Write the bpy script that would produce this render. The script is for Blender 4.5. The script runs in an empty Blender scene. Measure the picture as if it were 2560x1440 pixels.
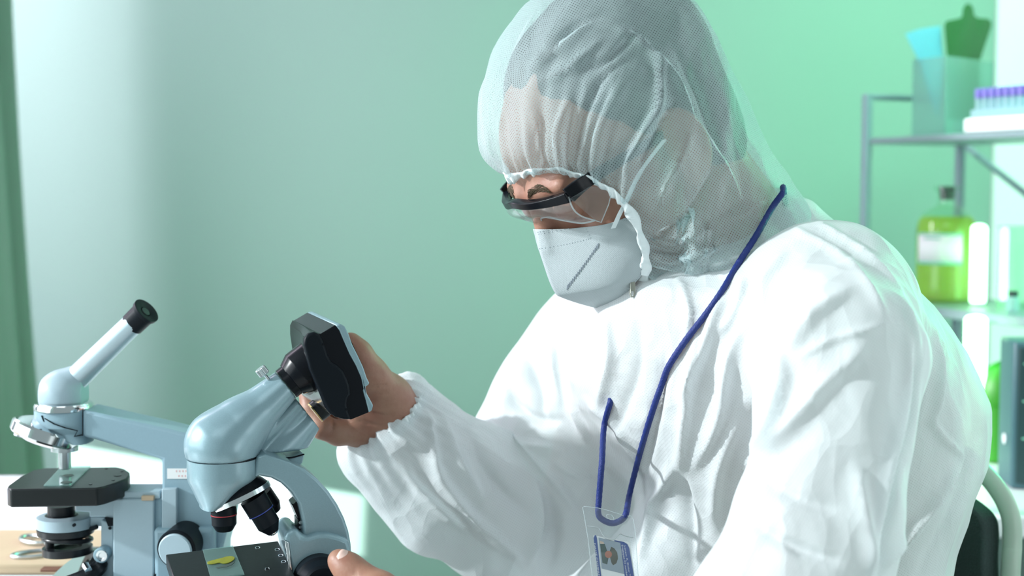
import bpy, bmesh, math, random
import numpy as np
from mathutils import Vector, Matrix
from mathutils.bvhtree import BVHTree
import openvdb as vdb

rng = random.Random(7)
nrng = np.random.default_rng(11)
sc = bpy.context.scene
COL = sc.collection

# ------------------------------------------------------------------ camera, world, sun, lamps, exposure
F = 3555.56                      # focal length in pixels of a 2560 px wide frame (50 mm)
CAM = Vector((0.0, -1.25, 1.105))
PITCH = math.radians(4.0)
cp_, sp_ = math.cos(PITCH), math.sin(PITCH)
cam_data = bpy.data.cameras.new('camera')
cam_data.lens = 50.0
cam_data.sensor_width = 36.0
cam_data.clip_start = 0.05
cam_data.dof.use_dof = True
cam_data.dof.focus_distance = 1.19
cam_data.dof.aperture_fstop = 4.2
cam = bpy.data.objects.new('camera', cam_data)
cam.location = CAM
cam.rotation_euler = (math.pi / 2 - PITCH, 0, 0)
COL.objects.link(cam)
sc.camera = cam

world = bpy.data.worlds.new('world')
sc.world = world
world.use_nodes = True
bg = world.node_tree.nodes['Background']
bg.inputs[0].default_value = (0.70, 0.86, 0.88, 1)
bg.inputs[1].default_value = 0.34

SUN = Vector((1.0, 0.17, -0.45)).normalized()
sd = bpy.data.lights.new('sun', 'SUN')
sd.energy = 2.95
sd.angle = math.radians(2.5)
sd.color = (0.93, 0.98, 1.0)
so = bpy.data.objects.new('sun', sd)
so.rotation_euler = SUN.to_track_quat('-Z', 'Y').to_euler()
so.location = (-4, -1, 3)
COL.objects.link(so)


def area(name, loc, target, sx, sy, power, color):
    d = bpy.data.lights.new(name, 'AREA')
    d.shape = 'RECTANGLE'
    d.size, d.size_y = sx, sy
    d.energy = power
    d.color = color
    o = bpy.data.objects.new(name, d)
    o.location = loc
    o.rotation_euler = (Vector(target) - Vector(loc)).to_track_quat('-Z', 'Y').to_euler()
    COL.objects.link(o)
    return o


area('window_daylight', (-1.24, -0.35, 1.20), (0.3, 0.0, 0.95), 1.2, 0.9, 9.0, (0.86, 0.95, 1.0))
area('far_window_daylight', (-1.2, 0.62, 1.6), (-0.75, 1.35, 1.3), 0.4, 1.2, 28.0, (1.0, 0.78, 0.98))
area('front_fill', (-0.2, -1.6, 2.5), (0.1, 0.2, 1.0), 1.2, 0.8, 4.0, (0.88, 0.97, 1.0))  # added fill from above the camera, no known lamp there
gl_ = area('green_lamp', (0.86, 0.45, 2.1), (0.62, 1.35, 1.05), 0.5, 0.5, 5.0, (0.38, 1.0, 0.60))

area('green_back_fill', (0.92, 0.62, 1.25), (0.3, 0.1, 1.0), 0.15, 0.6, 5.0, (0.03, 1.0, 0.42))  # added green area light on the back, backing up the tube lamps
gl_.data.spread = math.radians(86)
fl = area('low_fill', (0.98, -0.75, 0.85), (0.25, 0.05, 0.95), 0.5, 0.5, 0.7, (0.92, 0.98, 1.0))  # added low fill for the suit, not a real source
fl.data.spread = math.radians(110)

sc.view_settings.view_transform = 'Standard'
sc.view_settings.look = 'None'
sc.view_settings.exposure = 0.38
sc.view_settings.gamma = 1.0
sc.view_settings.use_curve_mapping = False
sc.cycles.max_bounces = 8
sc.cycles.transparent_max_bounces = 14
sc.cycles.caustics_reflective = False
sc.cycles.caustics_refractive = False


# ------------------------------------------------------------------ helpers
def W(px, py, d):
    """point seen at pixel px,py at distance d along the viewing axis"""
    u, v = (px - 1280) / F * d, (720 - py) / F * d
    return Vector((CAM.x + u, CAM.y + cp_ * d + sp_ * v, CAM.z - sp_ * d + cp_ * v))


def ray(px, py):
    return (W(px, py, 1.0) - CAM)


def on_z(px, py, z):
    r = ray(px, py)
    return CAM + r * ((z - CAM.z) / r.z)


def on_y(px, py, y):
    r = ray(px, py)
    return CAM + r * ((y - CAM.y) / r.y)


def proj(P):
    """numpy Nx3 -> px, py, depth"""
    q = P - np.array(CAM)
    d = q[:, 1] * cp_ - q[:, 2] * sp_
    v = q[:, 1] * sp_ + q[:, 2] * cp_
    return 1280 + q[:, 0] / d * F, 720 - v / d * F, d


class Plane:
    def __init__(s, p0, yaw):
        s.p0 = p0.copy()
        s.ex = Vector((math.cos(yaw), math.sin(yaw), 0))
        s.n = Vector((math.sin(yaw), -math.cos(yaw), 0))

    def pt(s, px, py, off=0.0):
        r = ray(px, py)
        o = s.p0 + s.n * off
        t = (o - CAM).dot(s.n) / r.dot(s.n)
        return CAM + r * t

    def mirror(s, p):
        return p - s.n * (2 * (p - s.p0).dot(s.n))


def mat(name, color, rough=0.5, metal=0.0, spec=0.5, noise=0.0, nscale=60, bump=0.0, bscale=200, coat=0.0,
        emit=None, estr=0.0, sheen=0.0):
    m = bpy.data.materials.new(name)
    m.use_nodes = True
    nt = m.node_tree
    b = nt.nodes['Principled BSDF']
    b.inputs['Base Color'].default_value = (*color, 1)
    b.inputs['Roughness'].default_value = rough
    b.inputs['Metallic'].default_value = metal
    b.inputs['Specular IOR Level'].default_value = spec
    b.inputs['Coat Weight'].default_value = coat
    b.inputs['Coat Roughness'].default_value = 0.15
    b.inputs['Sheen Weight'].default_value = sheen
    if emit:
        b.inputs['Emission Color'].default_value = (*emit, 1)
        b.inputs['Emission Strength'].default_value = estr
    tc = nt.nodes.new('ShaderNodeTexCoord')
    if noise:
        n = nt.nodes.new('ShaderNodeTexNoise')
        n.inputs['Scale'].default_value = nscale
        n.inputs['Detail'].default_value = 5
        nt.links.new(tc.outputs['Object'], n.inputs['Vector'])
        r = nt.nodes.new('ShaderNodeMapRange')
        r.inputs[3].default_value = 1 - noise
        r.inputs[4].default_value = 1 + noise
        nt.links.new(n.outputs[0], r.inputs[0])
        mx = nt.nodes.new('ShaderNodeVectorMath')
        mx.operation = 'SCALE'
        mx.inputs[0].default_value = color
        nt.links.new(r.outputs[0], mx.inputs['Scale'])
        nt.links.new(mx.outputs[0], b.inputs['Base Color'])
    if bump:
        n2 = nt.nodes.new('ShaderNodeTexNoise')
        n2.inputs['Scale'].default_value = bscale
        n2.inputs['Detail'].default_value = 4
        nt.links.new(tc.outputs['Object'], n2.inputs['Vector'])
        bp = nt.nodes.new('ShaderNodeBump')
        bp.inputs['Strength'].default_value = bump
        bp.inputs['Distance'].default_value = 0.002
        nt.links.new(n2.outputs[0], bp.inputs['Height'])
        nt.links.new(bp.outputs[0], b.inputs['Normal'])
    return m


def clear_mat(name, tint=(1, 1, 1), gloss=0.08, rough=0.03, haze=0.0, hazecol=(0.9, 1, 0.95)):
    """thin clear sheet: transparent + fresnel gloss + optional haze"""
    m = bpy.data.materials.new(name)
    m.use_nodes = True
    nt = m.node_tree
    nt.nodes.clear()
    out = nt.nodes.new('ShaderNodeOutputMaterial')
    tr = nt.nodes.new('ShaderNodeBsdfTransparent')
    tr.inputs[0].default_value = (*tint, 1)
    gl = nt.nodes.new('ShaderNodeBsdfGlossy')
    gl.inputs['Roughness'].default_value = rough
    lw = nt.nodes.new('ShaderNodeLayerWeight')
    lw.inputs[0].default_value = 0.5
    pw = nt.nodes.new('ShaderNodeMath')
    pw.operation = 'POWER'
    pw.inputs[1].default_value = 4.0
    nt.links.new(lw.outputs['Facing'], pw.inputs[0])
    mr = nt.nodes.new('ShaderNodeMapRange')
    mr.inputs[3].default_value = gloss * 0.5
    mr.inputs[4].default_value = 0.55
    nt.links.new(pw.outputs[0], mr.inputs[0])
    mx = nt.nodes.new('ShaderNodeMixShader')
    nt.links.new(mr.outputs[0], mx.inputs[0])
    nt.links.new(tr.outputs[0], mx.inputs[1])
    nt.links.new(gl.outputs[0], mx.inputs[2])
    last = mx
    if haze:
        df = nt.nodes.new('ShaderNodeBsdfDiffuse')
        df.inputs[0].default_value = (*hazecol, 1)
        tl = nt.nodes.new('ShaderNodeBsdfTranslucent')
        tl.inputs[0].default_value = (*hazecol, 1)
        a = nt.nodes.new('ShaderNodeMixShader')
        a.inputs[0].default_value = 0.5
        nt.links.new(df.outputs[0], a.inputs[1])
        nt.links.new(tl.outputs[0], a.inputs[2])
        mm = nt.nodes.new('ShaderNodeMixShader')
        mm.inputs[0].default_value = haze
        nt.links.new(mx.outputs[0], mm.inputs[1])
        nt.links.new(a.outputs[0], mm.inputs[2])
        last = mm
    nt.links.new(last.outputs[0], out.inputs[0])
    return m


def cloth_mat(name, color, pitch, hole, base_t, dot_t, transl=0.35, dot_dark=0.0, bump=0.25, rough=0.5, crease=0.0):
    """spun-bonded fabric: staggered grid of thin dots through which one sees"""
    m = bpy.data.materials.new(name)
    m.use_nodes = True
    nt = m.node_tree
    nt.nodes.clear()
    N, L = nt.nodes.new, nt.links.new
    out = N('ShaderNodeOutputMaterial')
    uv = N('ShaderNodeUVMap')
    sc_ = N('ShaderNodeVectorMath'); sc_.operation = 'SCALE'
    sc_.inputs['Scale'].default_value = 1.0 / pitch
    L(uv.outputs[0], sc_.inputs[0])
    rot = N('ShaderNodeVectorRotate'); rot.rotation_type = 'Z_AXIS'
    rot.inputs['Angle'].default_value = 0.6
    L(sc_.outputs[0], rot.inputs['Vector'])
    fr = N('ShaderNodeVectorMath'); fr.operation = 'FRACTION'
    L(rot.outputs[0], fr.inputs[0])
    sb = N('ShaderNodeVectorMath'); sb.operation = 'SUBTRACT'
    sb.inputs[1].default_value = (0.5, 0.5, 0)
    L(fr.outputs[0], sb.inputs[0])
    ln = N('ShaderNodeVectorMath'); ln.operation = 'LENGTH'
    L(sb.outputs[0], ln.inputs[0])
    mr = N('ShaderNodeMapRange')
    mr.inputs[1].default_value = hole
    mr.inputs[2].default_value = hole + 0.17
    mr.inputs[3].default_value = 1.0
    mr.inputs[4].default_value = 0.0
    L(ln.outputs['Value'], mr.inputs[0])          # 1 inside a dot
    tfac = N('ShaderNodeMapRange')
    tfac.inputs[3].default_value = base_t
    tfac.inputs[4].default_value = dot_t
    L(mr.outputs[0], tfac.inputs[0])
    tc = N('ShaderNodeTexCoord')
    nz = N('ShaderNodeTexNoise')
    nz.inputs['Scale'].default_value = 55
    nz.inputs['Detail'].default_value = 3
    L(tc.outputs['Object'], nz.inputs['Vector'])
    bp = N('ShaderNodeBump')
    bp.inputs['Strength'].default_value = bump
    bp.inputs['Distance'].default_value = 0.004
    L(nz.outputs[0], bp.inputs['Height'])
    if crease:
        # crisp little creases: ridges between cells of a warped, drawn-out cell pattern
        wz = N('ShaderNodeTexNoise'); wz.inputs['Scale'].default_value = 9; wz.inputs['Detail'].default_value = 2
        L(tc.outputs['Object'], wz.inputs['Vector'])
        wv = N('ShaderNodeVectorMath'); wv.operation = 'MULTIPLY_ADD'
        wv.inputs[1].default_value = (0.10, 0.10, 0.10)
        L(wz.outputs['Color'], wv.inputs[0]); L(tc.outputs['Object'], wv.inputs[2])
        mp_ = N('ShaderNodeMapping')
        mp_.inputs['Rotation'].default_value = (0.0, 0.5, 0.0)
        mp_.inputs['Scale'].default_value = (1.0, 1.0, 0.45)
        L(wv.outputs[0], mp_.inputs['Vector'])
        prev = bp
        for sc_v, dist in ((17, 0.012), (38, 0.005)):
            vo = N('ShaderNodeTexVoronoi'); vo.inputs['Scale'].default_value = sc_v
            L(mp_.outputs[0], vo.inputs['Vector'])
            bq = N('ShaderNodeBump'); bq.inputs['Strength'].default_value = crease
            bq.inputs['Distance'].default_value = dist
            L(vo.outputs['Distance'], bq.inputs['Height'])
            L(prev.outputs[0], bq.inputs['Normal'])
            prev = bq
        bp = prev
    bp2 = N('ShaderNodeBump')
    bp2.inputs['Strength'].default_value = 0.25
    bp2.inputs['Distance'].default_value = 0.0006
    bp2.invert = True
    L(mr.outputs[0], bp2.inputs['Height'])
    L(bp.outputs[0], bp2.inputs['Normal'])
    df = N('ShaderNodeBsdfPrincipled')
    df.inputs['Base Color'].default_value = (*color, 1)
    df.inputs['Roughness'].default_value = rough
    df.inputs['Specular IOR Level'].default_value = 0.25
    L(bp2.outputs[0], df.inputs['Normal'])
    tl = N('ShaderNodeBsdfTranslucent')
    tl.inputs[0].default_value = (*color, 1)
    L(bp2.outputs[0], tl.inputs['Normal'])
    mx = N('ShaderNodeMixShader')
    mx.inputs[0].default_value = transl
    L(df.outputs[0], mx.inputs[1]); L(tl.outputs[0], mx.inputs[2])
    tr = N('ShaderNodeBsdfTransparent')
    m2 = N('ShaderNodeMixShader')
    L(tfac.outputs[0], m2.inputs[0])
    L(mx.outputs[0], m2.inputs[1]); L(tr.outputs[0], m2.inputs[2])
    L(m2.outputs[0], out.inputs[0])
    return m


class MB:
    """collects shapes in world coordinates, then links them as one mesh object"""
    def __init__(s):
        s.v, s.f, s.uv = [], [], None

    def add(s, verts, faces):
        o = len(s.v)
        s.v += [Vector(p) for p in verts]
        s.f += [[i + o for i in f] for f in faces]
        return s

    def box(s, c, size, M=None):
        hx, hy, hz = size[0] / 2, size[1] / 2, size[2] / 2
        vs = [Vector((x, y, z)) for x in (-hx, hx) for y in (-hy, hy) for z in (-hz, hz)]
        if M is not None:
            vs = [M @ p for p in vs]
        c = Vector(c)
        return s.add([c + p for p in vs], [(0, 1, 3, 2), (4, 6, 7, 5), (0, 4, 5, 1), (2, 3, 7, 6), (0, 2, 6, 4), (1, 5, 7, 3)])

    def prism(s, pts, vec):
        n = len(pts)
        vec = Vector(vec)
        a = [Vector(p) for p in pts]
        b = [p + vec for p in a]
        fs = [list(range(n))[::-1], [n + i for i in range(n)]]
        fs += [(i, (i + 1) % n, n + (i + 1) % n, n + i) for i in range(n)]
        return s.add(a + b, fs)

    def loft(s, rings, closed=True, caps=(True, True)):
        n = len(rings[0])
        vs = [p for r in rings for p in r]
        fs = []
        for k in range(len(rings) - 1):
            for i in range(n if closed else n - 1):
                j = (i + 1) % n
                fs.append((k * n + i, k * n + j, (k + 1) * n + j, (k + 1) * n + i))
        if caps[0]:
            fs.append(list(range(n))[::-1])
        if caps[1]:
            fs.append([(len(rings) - 1) * n + i for i in range(n)])
        return s.add(vs, fs)

    def lathe(s, p, axis, prof, seg=32, cap=True):
        """prof: list of (t along axis, radius)"""
        p, axis = Vector(p), Vector(axis).normalized()
        a = axis.orthogonal().normalized()
        b = axis.cross(a)
        rings = []
        for t, r in prof:
            r = max(r, 1e-5)
            rings.append([p + axis * t + (a * math.cos(2 * math.pi * i / seg) + b * math.sin(2 * math.pi * i / seg)) * r
                          for i in range(seg)])
        return s.loft(rings, True, (cap, cap))

    def tube(s, pts, rad, seg=10, closed=False, flat=None):
        pts = [Vector(p) for p in pts]
        n = len(pts)
        rads = rad if isinstance(rad, (list, tuple)) else [rad] * n
        rings = []
        prev = None
        for i, p in enumerate(pts):
            if closed:
                t = pts[(i + 1) % n] - pts[i - 1]
            else:
                t = pts[min(i + 1, n - 1)] - pts[max(i - 1, 0)]
            t.normalize()
            a = (t.orthogonal() if prev is None else prev - t * prev.dot(t)).normalized()
            prev = a
            b = t.cross(a)
            rings.append([p + (a * math.cos(2 * math.pi * k / seg) + b * math.sin(2 * math.pi * k / seg)) * rads[i] for k in range(seg)])
        if closed:
            rings.append(rings[0])
            return s.loft(rings, True, (False, False))
        return s.loft(rings, True, (True, True))

    def torus(s, c, axis, R, r, seg=40, seg2=10):
        axis = Vector(axis).normalized()
        a = axis.orthogonal().normalized()
        b = axis.cross(a)
        rings = []
        for i in range(seg + 1):
            t = 2 * math.pi * i / seg
            d = a * math.cos(t) + b * math.sin(t)
            rings.append([Vector(c) + d * (R + r * math.cos(2 * math.pi * k / seg2)) + axis * (r * math.sin(2 * math.pi * k / seg2)) for k in range(seg2)])
        return s.loft(rings, True, (False, False))

    def ball(s, c, r, seg=16, M=None):
        c = Vector(c)
        rr = r if isinstance(r, (tuple, list)) else (r, r, r)
        rings = []
        for j in range(seg // 2 + 1):
            th = math.pi * j / (seg // 2)
            ring = []
            for i in range(seg):
                q = Vector((rr[0] * max(math.sin(th), 1e-4) * math.cos(2 * math.pi * i / seg),
                            rr[1] * max(math.sin(th), 1e-4) * math.sin(2 * math.pi * i / seg), rr[2] * math.cos(th)))
                ring.append(c + ((M @ q) if M is not None else q))
            rings.append(ring)
        return s.loft(rings, True, (True, True))

    def build(s, name, m, parent=None, origin=None, bevel=0.0, bseg=2, angle=35, solid=0.0, smooth=True):
        me = bpy.data.meshes.new(name)
        o = bpy.data.objects.new(name, me)
        if parent is not None:
            org = Vector(parent['_org'])
        elif origin is not None:
            org = Vector(origin)
        else:
            c = sum(s.v, Vector()) / len(s.v)
            org = Vector((c.x, c.y, min(p.z for p in s.v)))
        o['_org'] = list(org)
        me.from_pydata([p - org for p in s.v], [], s.f)
        bm = bmesh.new()
        bm.from_mesh(me)
        bmesh.ops.recalc_face_normals(bm, faces=bm.faces)
        bm.to_mesh(me)
        bm.free()
        if s.uv is not None:
            ul = me.uv_layers.new(name='UVMap')
            li = np.zeros(len(me.loops), np.int32)
            me.loops.foreach_get('vertex_index', li)
            ul.data.foreach_set('uv', np.asarray(s.uv, np.float32)[li].ravel())
        if smooth:
            me.shade_smooth()
            me.set_sharp_from_angle(angle=math.radians(angle))
        me.materials.append(m)
        COL.objects.link(o)
        if parent is not None:
            o.parent = parent
        else:
            o.location = org
        if solid:
            md = o.modifiers.new('solid', 'SOLIDIFY')
            md.thickness = solid
            md.offset = 0
        if bevel:
            md = o.modifiers.new('bevel', 'BEVEL')
            md.width = bevel
            md.segments = bseg
            md.limit_method = 'ANGLE'
            md.angle_limit = math.radians(40)
        return o


def empty(name, loc):
    o = bpy.data.objects.new(name, None)
    o.location = loc
    o.empty_display_size = 0.05
    o['_org'] = list(loc)
    COL.objects.link(o)
    return o


def tag(o, label=None, cat=None, group=None, kind=None):
    if label: o['label'] = label
    if cat: o['category'] = cat
    if group: o['group'] = group
    if kind: o['kind'] = kind
    return o


def thing(name, loc, label, cat, group=None):
    return tag(empty(name, loc), label, cat, group)


def copy_tree(o, parent=None, shift=None):
    c = o.copy()
    COL.objects.link(c)
    c.parent = parent
    if shift is not None:
        c.location = o.location + Vector(shift)
    for ch in list(o.children):
        copy_tree(ch, c)
    return c


def catmull(pts, n):
    pts = [Vector(p) for p in pts]
    out = []
    m = len(pts) - 1
    for k in range(n):
        t = k / (n - 1) * m
        i = min(int(t), m - 1)
        u = t - i
        p0, p1, p2, p3 = pts[max(i - 1, 0)], pts[i], pts[i + 1], pts[min(i + 2, m)]
        out.append(0.5 * ((2 * p1) + (p2 - p0) * u + (2 * p0 - 5 * p1 + 4 * p2 - p3) * u * u + (3 * p1 - p0 - 3 * p2 + p3) * u ** 3))
    return out


# ---- signed distance field modelling (numpy + openvdb)
class Field:
    def __init__(s, lo, hi, res):
        s.lo, s.res = np.array(lo, float), res
        s.n = np.ceil((np.array(hi, float) - s.lo) / res).astype(int) + 1
        s.BIG = 0.03
        s.phi = np.full(tuple(s.n), s.BIG, np.float32)

    def _box(s, lo, hi):
        i0 = np.clip(np.floor((np.array(lo) - s.lo) / s.res).astype(int), 0, s.n - 1)
        i1 = np.clip(np.ceil((np.array(hi) - s.lo) / s.res).astype(int) + 1, 1, s.n)
        if np.any(i1 <= i0):
            return None
        ax = [(s.lo[k] + np.arange(i0[k], i1[k]) * s.res).astype(np.float32) for k in range(3)]
        sl = tuple(slice(i0[k], i1[k]) for k in range(3))
        X = ax[0][:, None, None]; Y = ax[1][None, :, None]; Z = ax[2][None, None, :]
        return sl, X, Y, Z

    def _merge(s, sl, d, k, sub=False):
        a = s.phi[sl]
        if sub:
            d = -d
            if k > 0:
                h = np.clip(0.5 - 0.5 * (a - d) / k, 0, 1)
                s.phi[sl] = a * (1 - h) + d * h + k * h * (1 - h)
            else:
                s.phi[sl] = np.maximum(a, d)
        elif k > 0:
            h = np.clip(0.5 + 0.5 * (d - a) / k, 0, 1)
            s.phi[sl] = np.minimum(d * (1 - h) + a * h - k * h * (1 - h), s.BIG)
        else:
            s.phi[sl] = np.minimum(a, d)

    def cone(s, a, b, ra, rb, k=0.01, sub=False):
        a, b = np.array(a, np.float32), np.array(b, np.float32)
        m = max(ra, rb) + s.BIG
        q = s._box(np.minimum(a, b) - m, np.maximum(a, b) + m)
        if q is None: return
        sl, X, Y, Z = q
        ba = b - a
        t = ((X - a[0]) * ba[0] + (Y - a[1]) * ba[1] + (Z - a[2]) * ba[2]) / max(float(ba @ ba), 1e-12)
        t = np.clip(t, 0, 1)
        d = np.sqrt((X - a[0] - t * ba[0]) ** 2 + (Y - a[1] - t * ba[1]) ** 2 + (Z - a[2] - t * ba[2]) ** 2) - (ra + (rb - ra) * t)
        s._merge(sl, d, k, sub)

    def chain(s, pts, rads, k=0.006, sub=False):
        for i in range(len(pts) - 1):
            s.cone(pts[i], pts[i + 1], rads[i], rads[i + 1], k, sub)

    def ell(s, c, radii, axes=None, k=0.01, sub=False):
        c = np.array(c, np.float32)
        A = np.eye(3, dtype=np.float32) if axes is None else np.array([list(a) for a in axes], np.float32)
        m = max(radii) + s.BIG
        q = s._box(c - m, c + m)
        if q is None: return
        sl, X, Y, Z = q
        x, y, z = X - c[0], Y - c[1], Z - c[2]
        e = [A[i, 0] * x + A[i, 1] * y + A[i, 2] * z for i in range(3)]
        k0 = np.sqrt(sum((e[i] / radii[i]) ** 2 for i in range(3)))
        k1 = np.sqrt(sum((e[i] / radii[i] ** 2) ** 2 for i in range(3)))
        d = k0 * (k0 - 1) / np.maximum(k1, 1e-6)
        s._merge(sl, d.astype(np.float32), k, sub)

    def rows(s, rows, ef, el, k=0.02, grow=0.0):
        """rows: (z, cx, cy, a, b) ordered by falling z, elliptic sections"""
        R = np.array(sorted(rows), float)
        q = s._box((-9, -9, R[0, 0] - 0.02), (9, 9, R[-1, 0] + 0.04))
        sl, X, Y, Z = q
        z = Z.ravel()
        it = [np.interp(z, R[:, 0], R[:, i]).astype(np.float32)[None, None, :] for i in range(1, 5)]
        dx, dy = X - it[0], Y - it[1]
        p = dx * ef[0] + dy * ef[1]
        l = dx * el[0] + dy * el[1]
        a, b = it[2] + grow, it[3] + grow
        k0 = np.sqrt((p / a) ** 2 + (l / b) ** 2)
        k1 = np.sqrt((p / a ** 2) ** 2 + (l / b ** 2) ** 2)
        d = k0 * (k0 - 1) / np.maximum(k1, 1e-5)
        d = np.maximum(d, np.maximum(Z - R[-1, 0], R[0, 0] - Z))
        s._merge(sl, d.astype(np.float32), k)

    def cut(s, p, n):
        """remove everything on the side n points to"""
        ax = [(s.lo[k] + np.arange(s.n[k]) * s.res).astype(np.float32) for k in range(3)]
        d = (ax[0][:, None, None] - p[0]) * n[0] + (ax[1][None, :, None] - p[1]) * n[1] + (ax[2][None, None, :] - p[2]) * n[2]
        s.phi = np.maximum(s.phi, d.astype(np.float32))

    def mesh(s):
        g = vdb.FloatGrid(s.BIG)
        g.copyFromArray(np.clip(s.phi, -s.BIG, s.BIG))
        P, Q = g.convertToQuads()
        return s.lo + P.astype(float) * s.res, Q


def vnormals(P, Q):
    n = np.zeros_like(P)
    fn = np.cross(P[Q[:, 2]] - P[Q[:, 0]], P[Q[:, 3]] - P[Q[:, 1]])
    for k in range(4):
        np.add.at(n, Q[:, k], fn)
    return n / np.maximum(np.linalg.norm(n, axis=1, keepdims=True), 1e-12)


def relax(P, Q, it=2, lam=0.5):
    for _ in range(it):
        acc = np.zeros_like(P); cnt = np.zeros(len(P))
        for a, b in ((0, 1), (1, 2), (2, 3), (3, 0)):
            np.add.at(acc, Q[:, a], P[Q[:, b]]); np.add.at(acc, Q[:, b], P[Q[:, a]])
            np.add.at(cnt, Q[:, a], 1); np.add.at(cnt, Q[:, b], 1)
        P = P + lam * (acc / np.maximum(cnt, 1)[:, None] - P)
    return P


def np_obj(name, P, Q, m, parent=None, uv=None):
    org = np.array(parent['_org']) if parent is not None else np.array([P[:, 0].mean(), P[:, 1].mean(), P[:, 2].min()])
    me = bpy.data.meshes.new(name)
    me.vertices.add(len(P))
    me.vertices.foreach_set('co', (P - org).astype(np.float32).ravel())
    me.loops.add(Q.size)
    me.loops.foreach_set('vertex_index', Q.astype(np.int32).ravel())
    me.polygons.add(len(Q))
    me.polygons.foreach_set('loop_start', (np.arange(len(Q)) * Q.shape[1]).astype(np.int32))
    me.update(calc_edges=True)
    if uv is not None:
        ul = me.uv_layers.new(name='UVMap')
        ul.data.foreach_set('uv', (uv[Q.ravel()] if len(uv) == len(P) else uv).astype(np.float32).ravel())
    me.shade_smooth()
    me.materials.append(m)
    o = bpy.data.objects.new(name, me)
    o['_org'] = list(org)
    COL.objects.link(o)
    if parent is not None:
        o.parent = parent
    else:
        o.location = org
    return o


def box_uv(P, Q):
    """cloth lies flat on whichever side of a box each face looks to"""
    n = np.abs(np.cross(P[Q[:, 2]] - P[Q[:, 0]], P[Q[:, 3]] - P[Q[:, 1]]))
    k = np.argmax(n * np.array([1.0, 1.1, 0.7]), axis=1)
    V = P[Q]                                            # faces x 4 x 3
    uv = np.where((k == 0)[:, None, None], V[:, :, [1, 2]], np.where((k == 1)[:, None, None], V[:, :, [0, 2]], V[:, :, [0, 1]]))
    return uv.reshape(-1, 2)


def outward(P, Q):
    """vdb quads: make normals point outwards"""
    v = np.einsum('ij,ij->i', P[Q[:, 0]], np.cross(P[Q[:, 1]], P[Q[:, 2]])).sum() + \
        np.einsum('ij,ij->i', P[Q[:, 0]], np.cross(P[Q[:, 2]], P[Q[:, 3]])).sum()
    return Q if v > 0 else Q[:, ::-1]


def seg_dist(x, y, line):
    """distance of points to a polyline and the position 0..1 along it"""
    L = np.array(line, float)
    seg = np.diff(L, axis=0)
    ln = np.hypot(seg[:, 0], seg[:, 1])
    tot = ln.sum()
    best = np.full(len(x), 1e9); pos = np.zeros(len(x)); side = np.zeros(len(x))
    acc = 0.0
    for i in range(len(seg)):
        t = ((x - L[i, 0]) * seg[i, 0] + (y - L[i, 1]) * seg[i, 1]) / max(ln[i] ** 2, 1e-9)
        t = np.clip(t, 0, 1)
        dx, dy = x - L[i, 0] - t * seg[i, 0], y - L[i, 1] - t * seg[i, 1]
        d = np.hypot(dx, dy)
        m = d < best
        best[m] = d[m]; pos[m] = (acc + t[m] * ln[i]) / tot
        side[m] = np.sign(seg[i, 0] * dy[m] - seg[i, 1] * dx[m])
        acc += ln[i]
    return best, pos, side


def smooth_line(line, n=24):
    return [(p.x, p.y) for p in catmull([Vector((a, b, 0)) for a, b in line], n)]


def folds(P, N, strokes, want=None):
    """raise or sink soft creases along strokes drawn on the front of a cloth surface"""
    x, y, d = proj(P)
    view = np.array(CAM) - P
    view /= np.linalg.norm(view, axis=1, keepdims=True)
    face = np.clip(np.einsum('ij,ij->i', view, N) * 2.5, 0, 1)
    if want is not None:
        face = face * want
    disp = np.zeros(len(P))
    for line, w, amp in strokes:
        ln = smooth_line(line)
        m = (x > min(p[0] for p in ln) - 5 * w) & (x < max(p[0] for p in ln) + 5 * w) & \
            (y > min(p[1] for p in ln) - 5 * w) & (y < max(p[1] for p in ln) + 5 * w) & (face > 0)
        if not m.any():
            continue
        dist, pos, side = seg_dist(x[m], y[m], ln)
        ww = np.where(side > 0, w, w * 0.45)
        prof = np.exp(-(dist / ww) ** 1.5)
        tap = np.sin(np.pi * np.clip(pos * 0.92 + 0.04, 0, 1)) ** 0.6
        disp[m] += amp * prof * tap * face[m]
    return P + N * disp[:, None]


def crumple(P, N, cells, amp, stretch=(1, 1, 1), seed=1, power=1.0, w=1.0):
    """faceted creases: distance to the nearest of scattered points"""
    r = np.random.default_rng(seed)
    lo, hi = P.min(0), P.max(0)
    S = np.array(stretch)
    C = (lo + (hi - lo) * r.random((cells, 3))) * S
    Ps = (P * S).astype(np.float32)
    C = C.astype(np.float32)
    F1 = np.empty(len(P), np.float32)
    c2 = (C ** 2).sum(1)
    for i in range(0, len(P), 20000):
        q = Ps[i:i + 20000]
        dd = (q ** 2).sum(1)[:, None] + c2[None] - 2 * q @ C.T
        F1[i:i + 20000] = np.sqrt(np.maximum(dd.min(1), 0))
    F1 = F1 / F1.mean() - 1
    return P + N * (amp * np.clip(F1, -1.2, 1.6) * w)[:, None] if np.isscalar(w) else P + N * (amp * np.clip(F1, -1.2, 1.6) * w)[:, None]

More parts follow.
